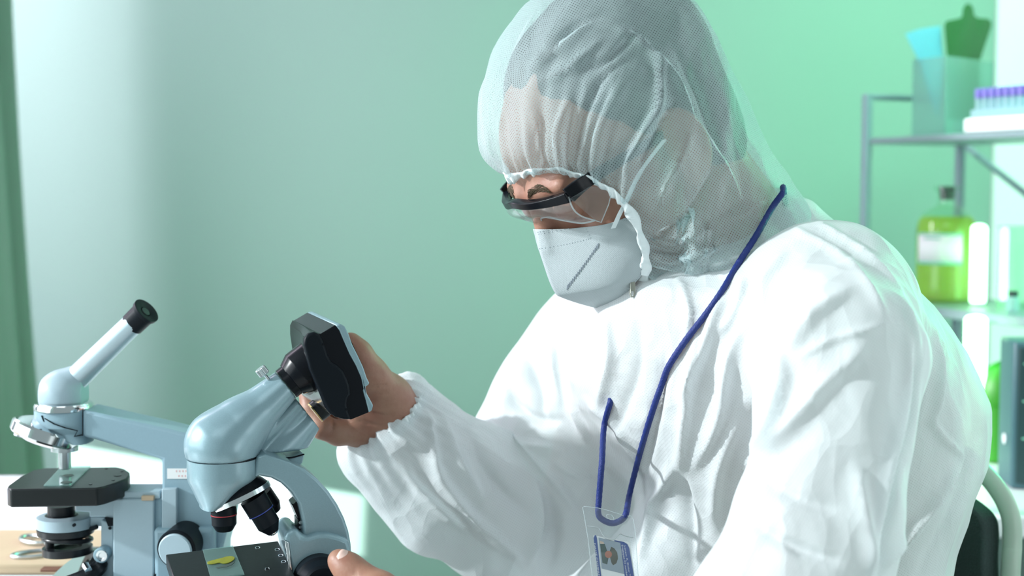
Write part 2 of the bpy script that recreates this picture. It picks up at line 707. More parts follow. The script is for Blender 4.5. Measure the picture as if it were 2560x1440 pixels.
# ------------------------------------------------------------------ materials
M = {}
M['wall'] = mat('wall_paint', (0.228, 0.368, 0.312), 0.75, noise=0.02, nscale=3, bump=0.05, bscale=300)
M['wall_side'] = mat('side_wall_paint', (0.78, 0.86, 0.84), 0.75, noise=0.02, nscale=3)
M['floor'] = mat('floor_vinyl', (0.45, 0.47, 0.45), 0.5, noise=0.08, nscale=8)
M['white_paint'] = mat('white_lacquer', (0.86, 0.88, 0.88), 0.4)
M['table_white'] = mat('white_laminate', (0.80, 0.83, 0.85), 0.35, noise=0.01)
M['silver'] = mat('silver_grey_paint', (0.26, 0.385, 0.435), 0.32, metal=0.25, noise=0.10, nscale=900, coat=0.3)
M['grey_enamel'] = mat('blue_grey_enamel', (0.28, 0.415, 0.485), 0.42, noise=0.05, nscale=500)
M['grey_light'] = mat('light_grey_enamel', (0.38, 0.495, 0.555), 0.4, noise=0.03, nscale=500)
M['tube_metal'] = mat('satin_aluminium', (0.42, 0.52, 0.57), 0.35, metal=0.5)
M['chrome'] = mat('chrome', (0.75, 0.78, 0.80), 0.12, metal=1.0)
M['steel'] = mat('brushed_steel', (0.62, 0.66, 0.68), 0.28, metal=1.0)
M['black'] = mat('black_plastic', (0.004, 0.005, 0.008), 0.25, spec=0.2)
M['black_matte'] = mat('black_matte_plastic', (0.005, 0.008, 0.012), 0.42, spec=0.14)
M['black_metal'] = mat('black_anodised', (0.010, 0.012, 0.015), 0.3, spec=0.35, noise=0.15, nscale=60)
M['stage_black'] = mat('stage_black', (0.010, 0.013, 0.014), 0.34, spec=0.35, noise=0.25, nscale=40, bump=0.03)
M['red'] = mat('red_ring', (0.35, 0.02, 0.03), 0.4)
M['blue_ring'] = mat('blue_ring', (0.02, 0.04, 0.25), 0.4)
M['brass'] = mat('brass', (0.6, 0.42, 0.18), 0.3, metal=1.0)
M['paper'] = mat('white_paper', (0.85, 0.86, 0.86), 0.7)
M['pink_ink'] = mat('faded_red_ink', (0.75, 0.45, 0.45), 0.7)
M['glass_slide'] = clear_mat('slide_glass', (0.86, 0.97, 0.95), haze=0.22, hazecol=(0.55, 0.80, 0.76))
M['lens_clear'] = clear_mat('clear_polycarbonate', (0.97, 0.98, 0.98), haze=0.05, hazecol=(0.9, 0.95, 1.0))
M['edge_clear'] = clear_mat('clear_edge', (0.9, 0.95, 0.95), haze=0.45, hazecol=(0.85, 0.9, 0.92))
M['skin'] = None
M['navy'] = mat('blue_cord', (0.005, 0.022, 0.17), 0.55, bump=0.4, bscale=900)
M['card_blue'] = mat('blue_print', (0.015, 0.06, 0.28), 0.45)
M['leaf'] = mat('leaf_specimen', (0.27, 0.28, 0.02), 0.4, noise=0.35, nscale=180)
M['specimen_and_shadow'] = mat('specimen_and_shadow_dark', (0.06, 0.09, 0.08), 0.6)
M['hood_elastic'] = mat('gathered_elastic', (0.86, 0.92, 0.93), 0.6)
M['mask'] = None
M['green_plastic'] = mat('green_plastic', (0.003, 0.10, 0.015), 0.5)
M['blue_plastic'] = clear_mat('blue_folder_plastic', (0.55, 0.85, 0.95), haze=0.75, hazecol=(0.32, 0.70, 0.88))
M['frosted'] = clear_mat('frosted_plastic', (0.85, 0.95, 0.92), haze=0.34, hazecol=(0.50, 0.72, 0.70))
M['purple'] = mat('purple_cap', (0.18, 0.14, 0.48), 0.4)
M['vial'] = clear_mat('vial_plastic', (0.9, 0.96, 0.98), haze=0.5, hazecol=(0.62, 0.78, 0.84))
M['glass'] = clear_mat('bottle_glass', (0.88, 1.0, 0.92), haze=0.06, hazecol=(0.6, 0.9, 0.7))
M['yellow_liquid'] = clear_mat('yellow_liquid', (0.88, 0.90, 0.30), haze=0.42, hazecol=(0.72, 0.74, 0.16))
M['rubber'] = mat('dark_rubber', (0.02, 0.035, 0.035), 0.6)
M['shelf_metal'] = mat('grey_shelf_metal', (0.24, 0.30, 0.36), 0.45)
M['shelf_board'] = mat('shelf_board', (0.22, 0.29, 0.31), 0.4)
M['lamp'] = mat('green_tube_light', (0.9, 1, 0.9), 0.4, emit=(0.36, 1.0, 0.42), estr=6.0)
M['device'] = mat('dark_teal_casing', (0.015, 0.045, 0.05), 0.45)
M['device_edge'] = mat('teal_edge', (0.05, 0.12, 0.14), 0.4)
M['apple'] = mat('green_gloss', (0.03, 0.24, 0.01), 0.45)
M['chair_tube'] = mat('pale_chair_paint', (0.40, 0.49, 0.41), 0.3)
M['wood'] = mat('pale_wood', (0.60, 0.45, 0.30), 0.5, noise=0.18, nscale=14)
M['desk'] = mat('desk_laminate', (0.80, 0.80, 0.78), 0.4, noise=0.02, nscale=10)
M['brown'] = mat('brown_card', (0.16, 0.06, 0.03), 0.6)
M['mirror'] = mat('mirror_glass', (0.8, 0.84, 0.86), 0.06, metal=1.0)
M['hair'] = mat('dark_blond_hair', (0.018, 0.016, 0.014), 0.6)
M['brow'] = mat('brow_hair', (0.07, 0.045, 0.018), 0.6)
M['eye'] = mat('eye_white', (0.75, 0.74, 0.72), 0.2)
M['iris'] = mat('iris', (0.05, 0.06, 0.05), 0.2)
M['nail'] = mat('nail', (0.80, 0.55, 0.48), 0.3)


def skin_mat():
    m = mat('skin', (0.62, 0.33, 0.23), 0.48)
    nt = m.node_tree
    b = nt.nodes['Principled BSDF']
    b.inputs['Subsurface Weight'].default_value = 0.12
    b.inputs['Subsurface Radius'].default_value = (0.012, 0.004, 0.002)
    b.inputs['Subsurface Scale'].default_value = 0.6
    tc = nt.nodes.new('ShaderNodeTexCoord')
    n = nt.nodes.new('ShaderNodeTexNoise')
    n.inputs['Scale'].default_value = 45
    n.inputs['Detail'].default_value = 6
    nt.links.new(tc.outputs['Object'], n.inputs['Vector'])
    cr = nt.nodes.new('ShaderNodeValToRGB')
    cr.color_ramp.elements[0].position = 0.3
    cr.color_ramp.elements[0].color = (0.30, 0.125, 0.085, 1)
    cr.color_ramp.elements[1].position = 0.65
    cr.color_ramp.elements[1].color = (0.385, 0.205, 0.14, 1)
    nt.links.new(n.outputs[0], cr.inputs[0])
    nt.links.new(cr.outputs[0], b.inputs['Base Color'])
    n2 = nt.nodes.new('ShaderNodeTexNoise')
    n2.inputs['Scale'].default_value = 350
    n2.inputs['Detail'].default_value = 3
    nt.links.new(tc.outputs['Object'], n2.inputs['Vector'])
    bp = nt.nodes.new('ShaderNodeBump')
    bp.inputs['Strength'].default_value = 0.25
    bp.inputs['Distance'].default_value = 0.001
    nt.links.new(n2.outputs[0], bp.inputs['Height'])
    nt.links.new(bp.outputs[0], b.inputs['Normal'])
    return m


M['skin'] = skin_mat()
M['suit'] = cloth_mat('spunbond_suit', (0.88, 0.94, 0.96), 0.0019, 0.10, 0.09, 0.24, 0.28, crease=0.5)
M['hood'] = cloth_mat('spunbond_hood', (0.66, 0.80, 0.82), 0.0020, 0.11, 0.40, 0.90, 0.40, crease=0.35)
M['mask'] = cloth_mat('mask_fabric', (0.55, 0.61, 0.63), 0.0011, 0.18, 0.0, 0.03, 0.15, bump=0.1)
M['chair_fabric'] = mat('dark_grey_weave', (0.03, 0.05, 0.048), 0.85, noise=0.5, nscale=700, bump=0.5, bscale=700)


def curtain_mat():
    m = bpy.data.materials.new('curtain_fabric')
    m.use_nodes = True
    nt = m.node_tree
    b = nt.nodes['Principled BSDF']
    b.inputs['Base Color'].default_value = (0.27, 0.41, 0.32, 1)
    b.inputs['Roughness'].default_value = 0.8
    tl = nt.nodes.new('ShaderNodeBsdfTranslucent')
    tl.inputs[0].default_value = (0.24, 0.38, 0.29, 1)
    mx = nt.nodes.new('ShaderNodeMixShader')
    mx.inputs[0].default_value = 0.25
    out = nt.nodes['Material Output']
    nt.links.new(b.outputs[0], mx.inputs[1])
    nt.links.new(tl.outputs[0], mx.inputs[2])
    nt.links.new(mx.outputs[0], out.inputs[0])
    return m


M['curtain'] = curtain_mat()

# ------------------------------------------------------------------ the room
YB = 1.35            # back wall
XL, XR = -1.25, 1.02
TABLE = 0.72


def struct(name, mb, m, **k):
    return tag(mb.build(name, m, **k), kind='structure')


struct('floor', MB().box((-0.1, -0.2, -0.03), (3.6, 3.6, 0.06)), M['floor'])
struct('wall_back', MB().box((-0.16, YB + 0.05, 1.35), (2.4, 0.1, 2.7)), M['wall'])
struct('wall_right', MB().box((XR + 0.05, 0.3, 1.35), (0.1, 2.1, 2.7)), M['wall_side'])
# left wall: a window, and a far opening shaped only to cast the sun patch
patch = [on_y(px, py, YB) for px, py in ((150, 1105), (920, 1242), (915, 1386))]


def back_to_wall(p):
    return p - SUN * ((p.x - XL) / SUN.x)


PATCH = [on_y(px, py, YB) for px, py in ((150, 1105), (921, 1240), (914, 1388), (150, 1372))]
LSPOT = sum(PATCH, Vector()) / 4 - SUN * 9.0
hole = [LSPOT + (p - LSPOT) * ((XL - LSPOT.x) / (p.x - LSPOT.x)) for p in PATCH]
wl = MB()
wx, wt = XL - 0.04, 0.08
N0, N1, NZ0, NZ1 = -1.15, 0.55, 0.80, 2.25
wl.box((wx, (N0 + N1) / 2, NZ0 / 2), (wt, N1 - N0, NZ0))
wl.box((wx, (N0 + N1) / 2, (NZ1 + 2.7) / 2), (wt, N1 - N0, 2.7 - NZ1))
wl.box((wx, -1.6, 1.35), (wt, 0.9, 2.7))
# the far stretch of wall round that opening, cut to the sun patch outline
oy = [(YB + 0.1, 2.7), (N1, 2.7), (N1, 0.0), (YB + 0.1, 0.0)]
for i in range(4):
    j = (i + 1) % 4
    wl.prism([Vector((XL, oy[i][0], oy[i][1])), Vector((XL, oy[j][0], oy[j][1])), Vector((XL, hole[j].y, hole[j].z)), Vector((XL, hole[i].y, hole[i].z))], (-0.006, 0, 0))
struct('wall_left', wl, M['wall_side'])
spot = bpy.data.lights.new('sun_patch_spot', 'SPOT')  # added spot lamp that brightens the sun patch through the far opening
spot.energy = 52000
spot.spot_size = math.radians(3.6)
spot.spot_blend = 0.2
spot.shadow_soft_size = 0.015
hc = sum(hole, Vector()) / 4
spo = bpy.data.objects.new('sun_patch_spot', spot)
spo.location = LSPOT
spo.rotation_euler = SUN.to_track_quat('-Z', 'Y').to_euler()
COL.objects.link(spo)
wf = MB()
for y in (N0 + 0.02, N1 - 0.02):
    wf.box((wx, y, (NZ0 + NZ1) / 2), (0.06, 0.04, NZ1 - NZ0))
for z in (NZ0 + 0.02, NZ1 - 0.02):
    wf.box((wx, (N0 + N1) / 2, z), (0.06, N1 - N0, 0.04))
struct('window_1', wf, M['white_paint'], bevel=0.004)

# ------------------------------------------------------------------ curtain
cur = MB()
rows_c = []
top_z, bot_z = 2.45, 0.10
for j in range(41):
    t = j / 40
    z = top_z + (bot_z - top_z) * t
    row = []
    for i in range(121):
        u = i / 120
        y = 1.09 - u * 0.26
        # folds bulge out from the wall, the near edge flares towards the floor
        pyz = 472 + (CAM.z - z) / 2.3 * F
        edge = on_y(45 + 80 * min(max((pyz + 100) / 1300, 0), 1.3) ** 1.3, 700, 1.09).x
        depth_ = (0.5 + 0.5 * math.cos(u * 2 * math.pi * 2.5)) * 0.9 + 0.1 * math.sin(u * 37 + z)
        x = edge - 0.045 * (1 - depth_) - 0.02 * math.sin(z * 2.1 + u * 3) * t - 0.22 * max(u - 0.55, 0)
        row.append(Vector((x, y, z)))
    rows_c.append(row)
cur.loft(rows_c, False, (False, False))
tag(cur.build('curtain', M['curtain'], solid=0.003, angle=180),
    'green curtain hanging in soft folds at the far left corner', 'curtain')

# ------------------------------------------------------------------ tables
def table(name, x0, x1, y0, y1, m, label, legs):
    t = thing(name, Vector(((x0 + x1) / 2, (y0 + y1) / 2, 0)), label, 'table')
    MB().box(((x0 + x1) / 2, (y0 + y1) / 2, TABLE - 0.014), (x1 - x0, y1 - y0, 0.028)).build('tabletop', m, t, bevel=0.004)
    for lx, ly in legs:
        MB().box((lx, ly, (TABLE - 0.028) / 2), (0.04, 0.04, TABLE - 0.028)).build('leg', M['white_paint'], t, bevel=0.004)
    return t


yA = on_z(400, 1446, TABLE).y      # front desk reaches just under the lower edge of the picture
yF = on_z(60, 1188, TABLE).y
table('laboratory_desk', -0.85, -0.075, -0.42, yA, M['desk'], 'pale desk carrying both microscopes, below the picture edge',
      [(-0.80, -0.37), (-0.80, yA - 0.05), (-0.12, -0.37), (-0.12, yA - 0.05)])
st = thing('side_table', Vector((-0.7, (yA + yF) / 2, 0)), 'white table in the sun behind the older grey microscope', 'table')
MB().prism([Vector((x, y, TABLE)) for x, y in ((-1.18, yA + 0.006), (-0.165, yA + 0.006), (-0.268, yF), (-1.18, yF))], (0, 0, -0.028)).build('tabletop', M['table_white'], st, bevel=0.004)
for lx, ly in ((-1.13, yA + 0.05), (-1.13, yF - 0.05), (-0.26, yA + 0.05), (-0.32, yF - 0.05)):
    MB().box((lx, ly, (TABLE - 0.028) / 2), (0.04, 0.04, TABLE - 0.028)).build('leg', M['white_paint'], st, bevel=0.004)
cy = on_z(2500, 1290, TABLE).y
table('wall_counter', 0.50, XR - 0.005, cy, YB - 0.01, M['table_white'], 'white counter along the back wall behind the chair',
      [(0.53, cy + 0.04), (0.53, YB - 0.05), (XR - 0.04, cy + 0.04), (XR - 0.04, YB - 0.05)])
# pale wooden board on the sunny table
b0, b1 = on_z(-150, 1440, TABLE), on_z(60, 1345, TABLE)
bd = MB()
yb0, yb1 = yA + 0.012, b1.y
bd.box((-0.72, (yb0 + yb1) / 2, TABLE + 0.005), (0.62, yb1 - yb0, 0.010))
tag(bd.build('wooden_board', M['wood'], bevel=0.003), 'pale wooden board lying under the scissors behind the grey microscope', 'board')

# scissors with two metal loops
zs = TABLE + 0.0125
scis = thing('scissors', on_z(110, 1375, zs), 'steel scissors with two finger loops on the wooden board', 'scissors')
L1c, L2c = on_z(88, 1350, zs), on_z(84, 1383, zs)
piv = on_z(165, 1375, zs)
tip = on_z(290, 1372, zs)
for lc, sgn in ((L1c, 1), (L2c, -1)):
    m_ = MB()
    ax = (piv - lc).normalized()
    sd_ = Vector((-ax.y, ax.x, 0))
    ring = [lc + ax * (0.021 * math.cos(a)) + sd_ * (0.012 * math.sin(a)) + Vector((0, 0, 0.0008 * sgn)) for a in [2 * math.pi * i / 28 for i in range(28)]]
    m_.tube(ring, 0.0022, 8, True)
    m_.tube([lc + ax * 0.021, piv + Vector((0, 0, 0.0008 * sgn)), tip + Vector((0, 0.002 * sgn, 0.0008 * sgn))], [0.0024, 0.003, 0.0006], 8)
    m_.build('blade', M['steel'], scis)
MB().lathe(piv - Vector((0, 0, 0.003)), (0, 0, 1), [(0, 0.004), (0.008, 0.004)], 16).build('pivot', M['steel'], scis)

# ------------------------------------------------------------------ older grey microscope (left)
dB = 1.33
sB = F / dB


def B(px, py, dy=0.0):
    return W(px, py, dB + dy)


def r_(px):
    return px / sB


base0 = B(420, 1400)
scope = thing('microscope', Vector((base0.x, base0.y, TABLE)),
              'older blue grey microscope with single slanted tube at the far left', 'microscope', None)
# limb
limb = [(207, 1024), (300, 1046), (400, 1068), (490, 1090), (560, 1108), (584, 1126), (590, 1170), (584, 1240), (567, 1330),
        (556, 1372), (552, 1500), (404, 1500), (404, 1150), (236, 1099), (207, 1092)]
MB().prism([B(x, y, -0.020) for x, y in limb], (0, 0.042, 0)).build('arm', M['grey_enamel'], scope, bevel=0.003)
# foot
pb = B(400, 1500)
MB().box((pb.x - 0.01, pb.y, TABLE + 0.012), (0.17, 0.11, 0.024)).build('foot', M['grey_enamel'], scope, bevel=0.006)
MB().box((B(478, 1470).x, pb.y, TABLE + 0.045), (0.056, 0.05, 0.06)).build('pillar', M['grey_enamel'], scope, bevel=0.004)
# focusing block
MB().prism([B(x, y, -0.024) for x, y in ((282, 1247), (385, 1247), (385, 1500), (282, 1500))], (0, 0.05, 0)).build('focus_block', M['grey_light'], scope, bevel=0.0015)
MB().prism([B(x, y, -0.019) for x, y in ((385, 1245), (404, 1245), (404, 1500), (385, 1500))], (0, 0.03, 0)).build('guide_strip', M['grey_enamel'], scope, bevel=0.0008)
MB().prism([B(x, y, -0.0265) for x, y in ((404, 1222), (441, 1222), (441, 1500), (404, 1500))], (0, 0.03, 0)).build('guide_rail', M['grey_light'], scope, bevel=0.0008)
MB().prism([B(x, y, -0.0205) for x, y in ((441, 1222), (443, 1222), (443, 1320), (441, 1320))], (0, 0.01, 0)).build('rail_gap', M['black_matte'], scope)
MB().prism([B(x, y, -0.022) for x, y in ((300, 1229), (400, 1229), (400, 1247), (300, 1247))], (0, 0.035, 0)).build('block_top', M['grey_light'], scope, bevel=0.001)
cl = MB().prism([B(x, y, -0.026) for x, y in ((353, 1240), (384, 1240), (384, 1252), (353, 1252))], (0, 0.032, 0))
cl.build('reflection_block', M['wood'], scope, bevel=0.0006)  # wood colour stands in for the reflection on the block's top
# bracket under the stage
br = [(188, 1262), (300, 1246), (300, 1308), (287, 1308), (277, 1297), (262, 1293), (223, 1293), (223, 1281), (188, 1279)]
MB().prism([B(x, y, -0.020) for x, y in br], (0, 0.038, 0)).build('stage_bracket', M['grey_light'], scope, bevel=0.0012)
br2 = [(253, 1300), (284, 1310), (284, 1500), (252, 1500), (252, 1330)]
MB().prism([B(x, y, -0.012) for x, y in br2], (0, 0.03, 0)).build('condenser_rack', M['grey_light'], scope, bevel=0.0012)
MB().prism([B(x, y, -0.0225) for x, y in ((262, 1294), (282, 1296), (282, 1315), (270, 1316))], (0, 0.004, 0)).build('rack_slot', M['black_matte'], scope)
MB().lathe(B(275, 1320, -0.0125), (0, -1, 0), [(0, r_(4)), (0.0008, r_(4))], 12).build('screw_hole', M['black_matte'], scope)
# thick black stage
zst = on_z(18, 1220, 0).z
dst = 1.27
zst = W(18, 1220, dst).z
out_px = [(18, 1219), (21, 1213), (50, 1192), (83, 1175), (110, 1170), (160, 1169), (230, 1168), (292, 1167), (312, 1172), (324, 1180), (325, 1187),
          (318, 1196), (290, 1207), (262, 1216), (242, 1220), (120, 1222), (26, 1223)]
st_pts = [on_z(x, y, zst) for x, y in out_px]
MB().prism(st_pts, (0, 0, -0.0165)).build('stage', M['stage_black'], scope, bevel=0.0015, bseg=3)
for hx, hy in ((266, 1172), (305, 1179), (283, 1201), (226, 1211)):
    p = on_z(hx, hy, zst)
    MB().lathe(p + Vector((0, 0, -0.0003)), (0, 0, 1), [(0, 0.0016), (0.0007, 0.0016)], 12).build('stage_hole', M['black'], scope)
p = on_z(294, 1189, zst)
MB().lathe(p + Vector((0, 0, -0.0003)), (0, 0, 1), [(0, 0.0035), (0.0007, 0.0035)], 16).build('stage_hole', M['black'], scope)
# the slide lying on it: a thing of its own
sl_px = ((109, 1216), (177, 1216), (227, 1167.5), (152, 1169.5))
sp = [on_z(x, y, zst + 0.0005) for x, y in sl_px]
slide1 = MB().prism(sp, (0, 0, 0.0012)).build('glass_slide', M['glass_slide'], bevel=0.0002)
tag(slide1, 'glass slide with two dark spots on the older microscope stage', 'slide')
for (sx, sy, rx) in ((170, 1189, 0.0052), (166, 1206, 0.0050)):
    pc = on_z(sx, sy, zst + 0.0018)
    ring = [pc + Vector((rx * math.cos(a), rx * 1.15 * math.sin(a), 0)) for a in [2 * math.pi * i / 24 for i in range(24)]]
    MB().prism(ring, (0, 0, 0.0003)).build('specimen', M['specimen_and_shadow'], slide1)
# tube, prism dome, eyepiece
axis_t = (B(367, 776, -0.032) - B(192, 946, 0.0))
tl = axis_t.length
axn = axis_t.normalized()
MB().lathe(B(186, 951), axn, [(0, r_(31)), (tl * 0.86, r_(27.5))], 40).build('eyepiece_tube', M['tube_metal'], scope)
ep = MB().lathe(B(192, 946), axn, [(tl * 0.80, r_(29.5)), (tl * 0.955, r_(30.5)), (tl * 0.965, r_(34)), (tl * 0.998, r_(35)), (tl * 1.0, r_(34)), (tl * 1.0, r_(29)), (tl * 0.985, r_(14)), (tl * 0.96, r_(12))], 40)
ep = ep.build('eyepiece', M['black_matte'], scope, angle=25)
MB().lathe(B(192, 946), axn, [(tl * 0.986, r_(12)), (tl * 0.99, r_(11))], 24).build('eye_lens', M['rubber'], ep)
fd = Field(B(60, 1030, -0.05), B(250, 880, 0.05), 0.001)
fd.ell(B(159, 985), (r_(60), r_(60), r_(60)), k=0)
fd.cone(B(162, 985), B(190, 950), r_(56), r_(36), 0.008)
fd.cone(B(159, 985), B(159, 1030), r_(59.5), r_(59.5), 0.004)
fd.cut(B(159, 1006), (0, 0, -1))
P, Q = fd.mesh(); Q = outward(P, Q)
np_obj('prism_housing', relax(P, Q, 2), Q, M['grey_light'], scope)
MB().lathe(B(159, 1022), (0, 0, 1), [(0, r_(72)), (r_(10), r_(72)), (r_(16), r_(69)), (r_(19), r_(62))], 48).build('collar_ring', M['chrome'], scope)
hd = []
for py, xl, xr in ((1022, 88, 231), (1050, 90, 231), (1062, 97, 231), (1078, 128, 231), (1096, 165, 231), (1104, 185, 231)):
    cx, hw = (xl + xr) / 2, (xr - xl) / 2
    c = B(cx, py)
    hd.append([c + Vector((r_(hw) * math.copysign(abs(math.cos(a)) ** 0.8, math.cos(a)), r_(66) * math.sin(a) * (1 if hw > 60 else 0.8), 0)) for a in [2 * math.pi * i / 40 for i in range(40)]])
MB().loft(hd).build('nosepiece_mount', M['grey_enamel'], scope, bevel=0.0006)
MB().tube([B(x, y, -r_(66) * 0.93) for x, y in ((104, 1039), (110, 1054))], 0.0007, 6).build('mount_slot', M['black_matte'], scope)
MB().tube([B(x, y, -r_(dy)) for x, y, dy in ((112, 1046, 62), (135, 1060, 69), (165, 1070, 69), (194, 1077, 60), (186, 1091, 58), (206, 1087, 44))], 0.0006, 6).build('mount_seam', M['black_matte'], scope)
MB().tube([B(206.5, 1024, -0.0212), B(206.5, 1090, -0.0212)], 0.0005, 6).build('arm_seam', M['black_matte'], scope)
nax = Vector((-0.34, -0.10, -0.94)).normalized()
nc = B(118, 1066)
MB().lathe(nc, nax, [(-0.006, r_(40)), (0.0, r_(80)), (0.002, r_(85)), (0.010, r_(85)), (0.012, r_(80)), (0.016, r_(50)), (0.017, r_(20))], 56).build('revolving_nosepiece', M['chrome'], scope, angle=25)
for a in (0.4, 1.5, 2.6, 3.7):
    a1 = nax.orthogonal().normalized(); b1_ = nax.cross(a1)
    pc = nc + nax * 0.011 + (a1 * math.cos(a) + b1_ * math.sin(a)) * r_(55)
    MB().lathe(pc, nax, [(0, r_(16)), (0.005, r_(15))], 20).build('objective_port', M['steel'], scope)
ob = MB().lathe(B(161, 1105), (0, 0, -1), [(0, r_(26)), (r_(11), r_(26)), (r_(12), r_(33)), (r_(22), r_(33)), (r_(23), r_(15)), (r_(66), r_(15)), (r_(69), r_(11))], 32)
ob.build('objective', M['steel'], scope, angle=25)
# condenser stack
MB().lathe(B(153, 1263), (0, 0, -1), [(0, r_(34)), (r_(22), r_(34)), (r_(24), r_(40)), (r_(38), r_(42))], 40).build('condenser', M['black_metal'], scope, angle=25)
MB().lathe(B(164, 1288), (0, 0, -1), [(0, r_(62)), (r_(2), r_(70)), (r_(28), r_(71)), (r_(31), r_(66))], 48).build('condenser_ring', M['grey_light'], scope, angle=25)
MB().prism([B(x, y, -0.008) for x, y in ((225, 1293), (262, 1293), (262, 1316), (225, 1316))], (0, 0.02, 0)).build('condenser_arm', M['grey_light'], scope, bevel=0.0008)
MB().lathe(B(185, 1313, -r_(71)), (0, -1, 0), [(-0.002, r_(4)), (0.0009, r_(4))], 12).build('set_screw', M['black_matte'], scope)
MB().lathe(B(164, 1318), (0, 0, -1), [(0, r_(70)), (r_(14), r_(69)), (r_(24), r_(55))], 48).build('iris_ring', M['black_metal'], scope, angle=25)
MB().tube([B(228, 1322, -0.01), B(242, 1317, -0.014)], 0.0022, 8).build('iris_lever', M['black_metal'], scope)
MB().torus(B(168, 1346), (0.06, 0.1, 1), r_(58), r_(6), 44, 8).build('filter_ring', M['black_metal'], scope)
fr_ = MB()
for k in range(49):
    pass
R1, R2 = r_(61), r_(36)
ringsF = []
fc = B(169, 1375)
tz = Vector((-0.03, 0.02, 1)).normalized()
for i in range(49):
    t = 2 * math.pi * i / 48
    dd = Vector((math.cos(t), math.sin(t), 0)); dd = (dd - tz * dd.dot(tz)).normalized()
    ringsF.append([fc + dd * R1 - tz * r_(9), fc + dd * R1 + tz * r_(9), fc + dd * R2 + tz * r_(9), fc + dd * R2 - tz * r_(9)])
fr_.loft(ringsF, True, (False, False))
fr_.build('filter_holder', M['black_metal'], scope, angle=25)
MB().lathe(fc - tz * 0.001, tz, [(0, R2 + 0.001), (0.001, R2 + 0.001)], 36).build('filter_glass', M['glass'], scope)
MB().lathe(B(125, 1392, -0.004), (0, 0, 1), [(0, r_(11)), (r_(38), r_(11)), (r_(40), r_(14)), (r_(48), r_(14))], 20).build('filter_post', M['black_metal'], scope)
# mirror on its fork
mc = B(186, 1428)
max_ = Vector((-0.52, -0.22, 0.83)).normalized()
MB().lathe(mc, max_, [(-0.004, r_(70)), (-0.003, r_(76)), (0.003, r_(76)), (0.004, r_(70))], 48).build('mirror', M['steel'], scope, angle=25)
MB().lathe(mc + max_ * 0.0038, max_, [(0, r_(68)), (0.0006, r_(68))], 48).build('mirror_glass', M['mirror'], scope)
fk = [B(x, y, dy) for x, y, dy in ((252, 1398, 0.0), (246, 1420, -0.018), (215, 1442, -0.03), (165, 1462, -0.032))]
MB().tube(catmull(fk, 14), [0.0075] * 14, 10).build('mirror_fork', M['black_metal'], scope)
MB().lathe(B(213, 1412, -0.030), (0.5, -0.6, -0.4), [(0, r_(9)), (0.008, r_(9))], 16).build('mirror_pivot', M['chrome'], scope)
# small and large focus knobs
kn = MB().lathe(B(262, 1381, -0.012), (-0.10, -1, -0.05), [(0, r_(19)), (0.010, r_(19)), (0.011, r_(17)), (0.0112, r_(11))], 28).build('clamp_knob', M['grey_enamel'], scope, angle=25)
MB().lathe(B(256, 1388, -0.0222), (-0.10, -1, -0.05), [(0, r_(14)), (0.0022, r_(14)), (0.0024, r_(8)), (0.0015, r_(7))], 24).build('knob_face', M['chrome'], kn)
kb = MB().lathe(B(468, 1348, -0.020), (-0.10, -1, -0.06), [(0, r_(47)), (0.030, r_(48)), (0.032, r_(45))], 48).build('coarse_knob', M['black_matte'], scope, angle=25)
MB().lathe(B(468, 1348, -0.020) + Vector((-0.10, -1, -0.06)).normalized() * 0.0315, (-0.10, -1, -0.06), [(0, r_(41)), (0.0022, r_(41)), (0.0030, r_(38))], 48).build('knob_cap', M['grey_light'], kb, angle=25)
MB().lathe(B(400, 1440, -0.020), (0, -1, 0), [(0, r_(12)), (0.006, r_(12))], 20).build('fine_knob', M['black_matte'], scope)
# inventory sticker with rows of small reddish marks
stk = MB().prism([B(x, y, -0.0205) for x, y in ((418, 1171.5), (520, 1171.5), (520, 1197), (418, 1197))], (0, 0.0004, 0)).build('sticker', M['paper'], scope)
tx = MB()
for row, (y0, xs) in enumerate(((1178, (441, 449, 457, 465)), (1190, (447, 455, 463)))):
    for x in xs:
        tx.prism([B(xx, yy, -0.0206) for xx, yy in ((x - 1.6, y0 - 2.2), (x + 1.6, y0 - 2.2), (x + 1.3, y0 + 2.2), (x - 1.3, y0 + 2.2))], (0, 0.0002, 0))
tx.build('sticker_marks', M['pink_ink'], stk)
# brown card under the mirror
bp_ = on_z(175, 1424, TABLE + 0.012)
tag(MB().box((bp_.x + 0.0, bp_.y, TABLE + 0.0125), (0.055, 0.012, 0.003)).build('slide_box', M['brown'], bevel=0.0008),
    'thin brown card box behind the older microscope mirror', 'box')

# ------------------------------------------------------------------ newer silver microscope with a screen (front)
dS = 1.19
sS = F / dS
SP = Plane(W(600, 1200, dS), math.radians(18))
S = SP.pt


def q_(px):
    return px / sS


c0 = S(780, 1500)
silver = thing('microscope', Vector((c0.x, c0.y, TABLE)),
               'silver grey microscope with black screen head being gripped by the person', 'microscope')
nS = SP.n
# curved arm
arm = [(642, 1142), (664, 1135), (690, 1143), (725, 1154), (761, 1171), (794, 1198), (822, 1229), (844, 1262), (861, 1296), (872, 1329), (878, 1362),
       (880, 1400), (880, 1470), (760, 1470), (758, 1350), (757, 1304), (747, 1262), (729, 1233), (703, 1208), (678, 1195), (650, 1190), (636, 1196)]
ARM_N, ARM_F = 0.017, -0.019
MB().prism([S(x, y, ARM_N) for x, y in arm], -nS * (ARM_N - ARM_F)).build('arm', M['silver'], silver, bevel=0.0035, bseg=4)
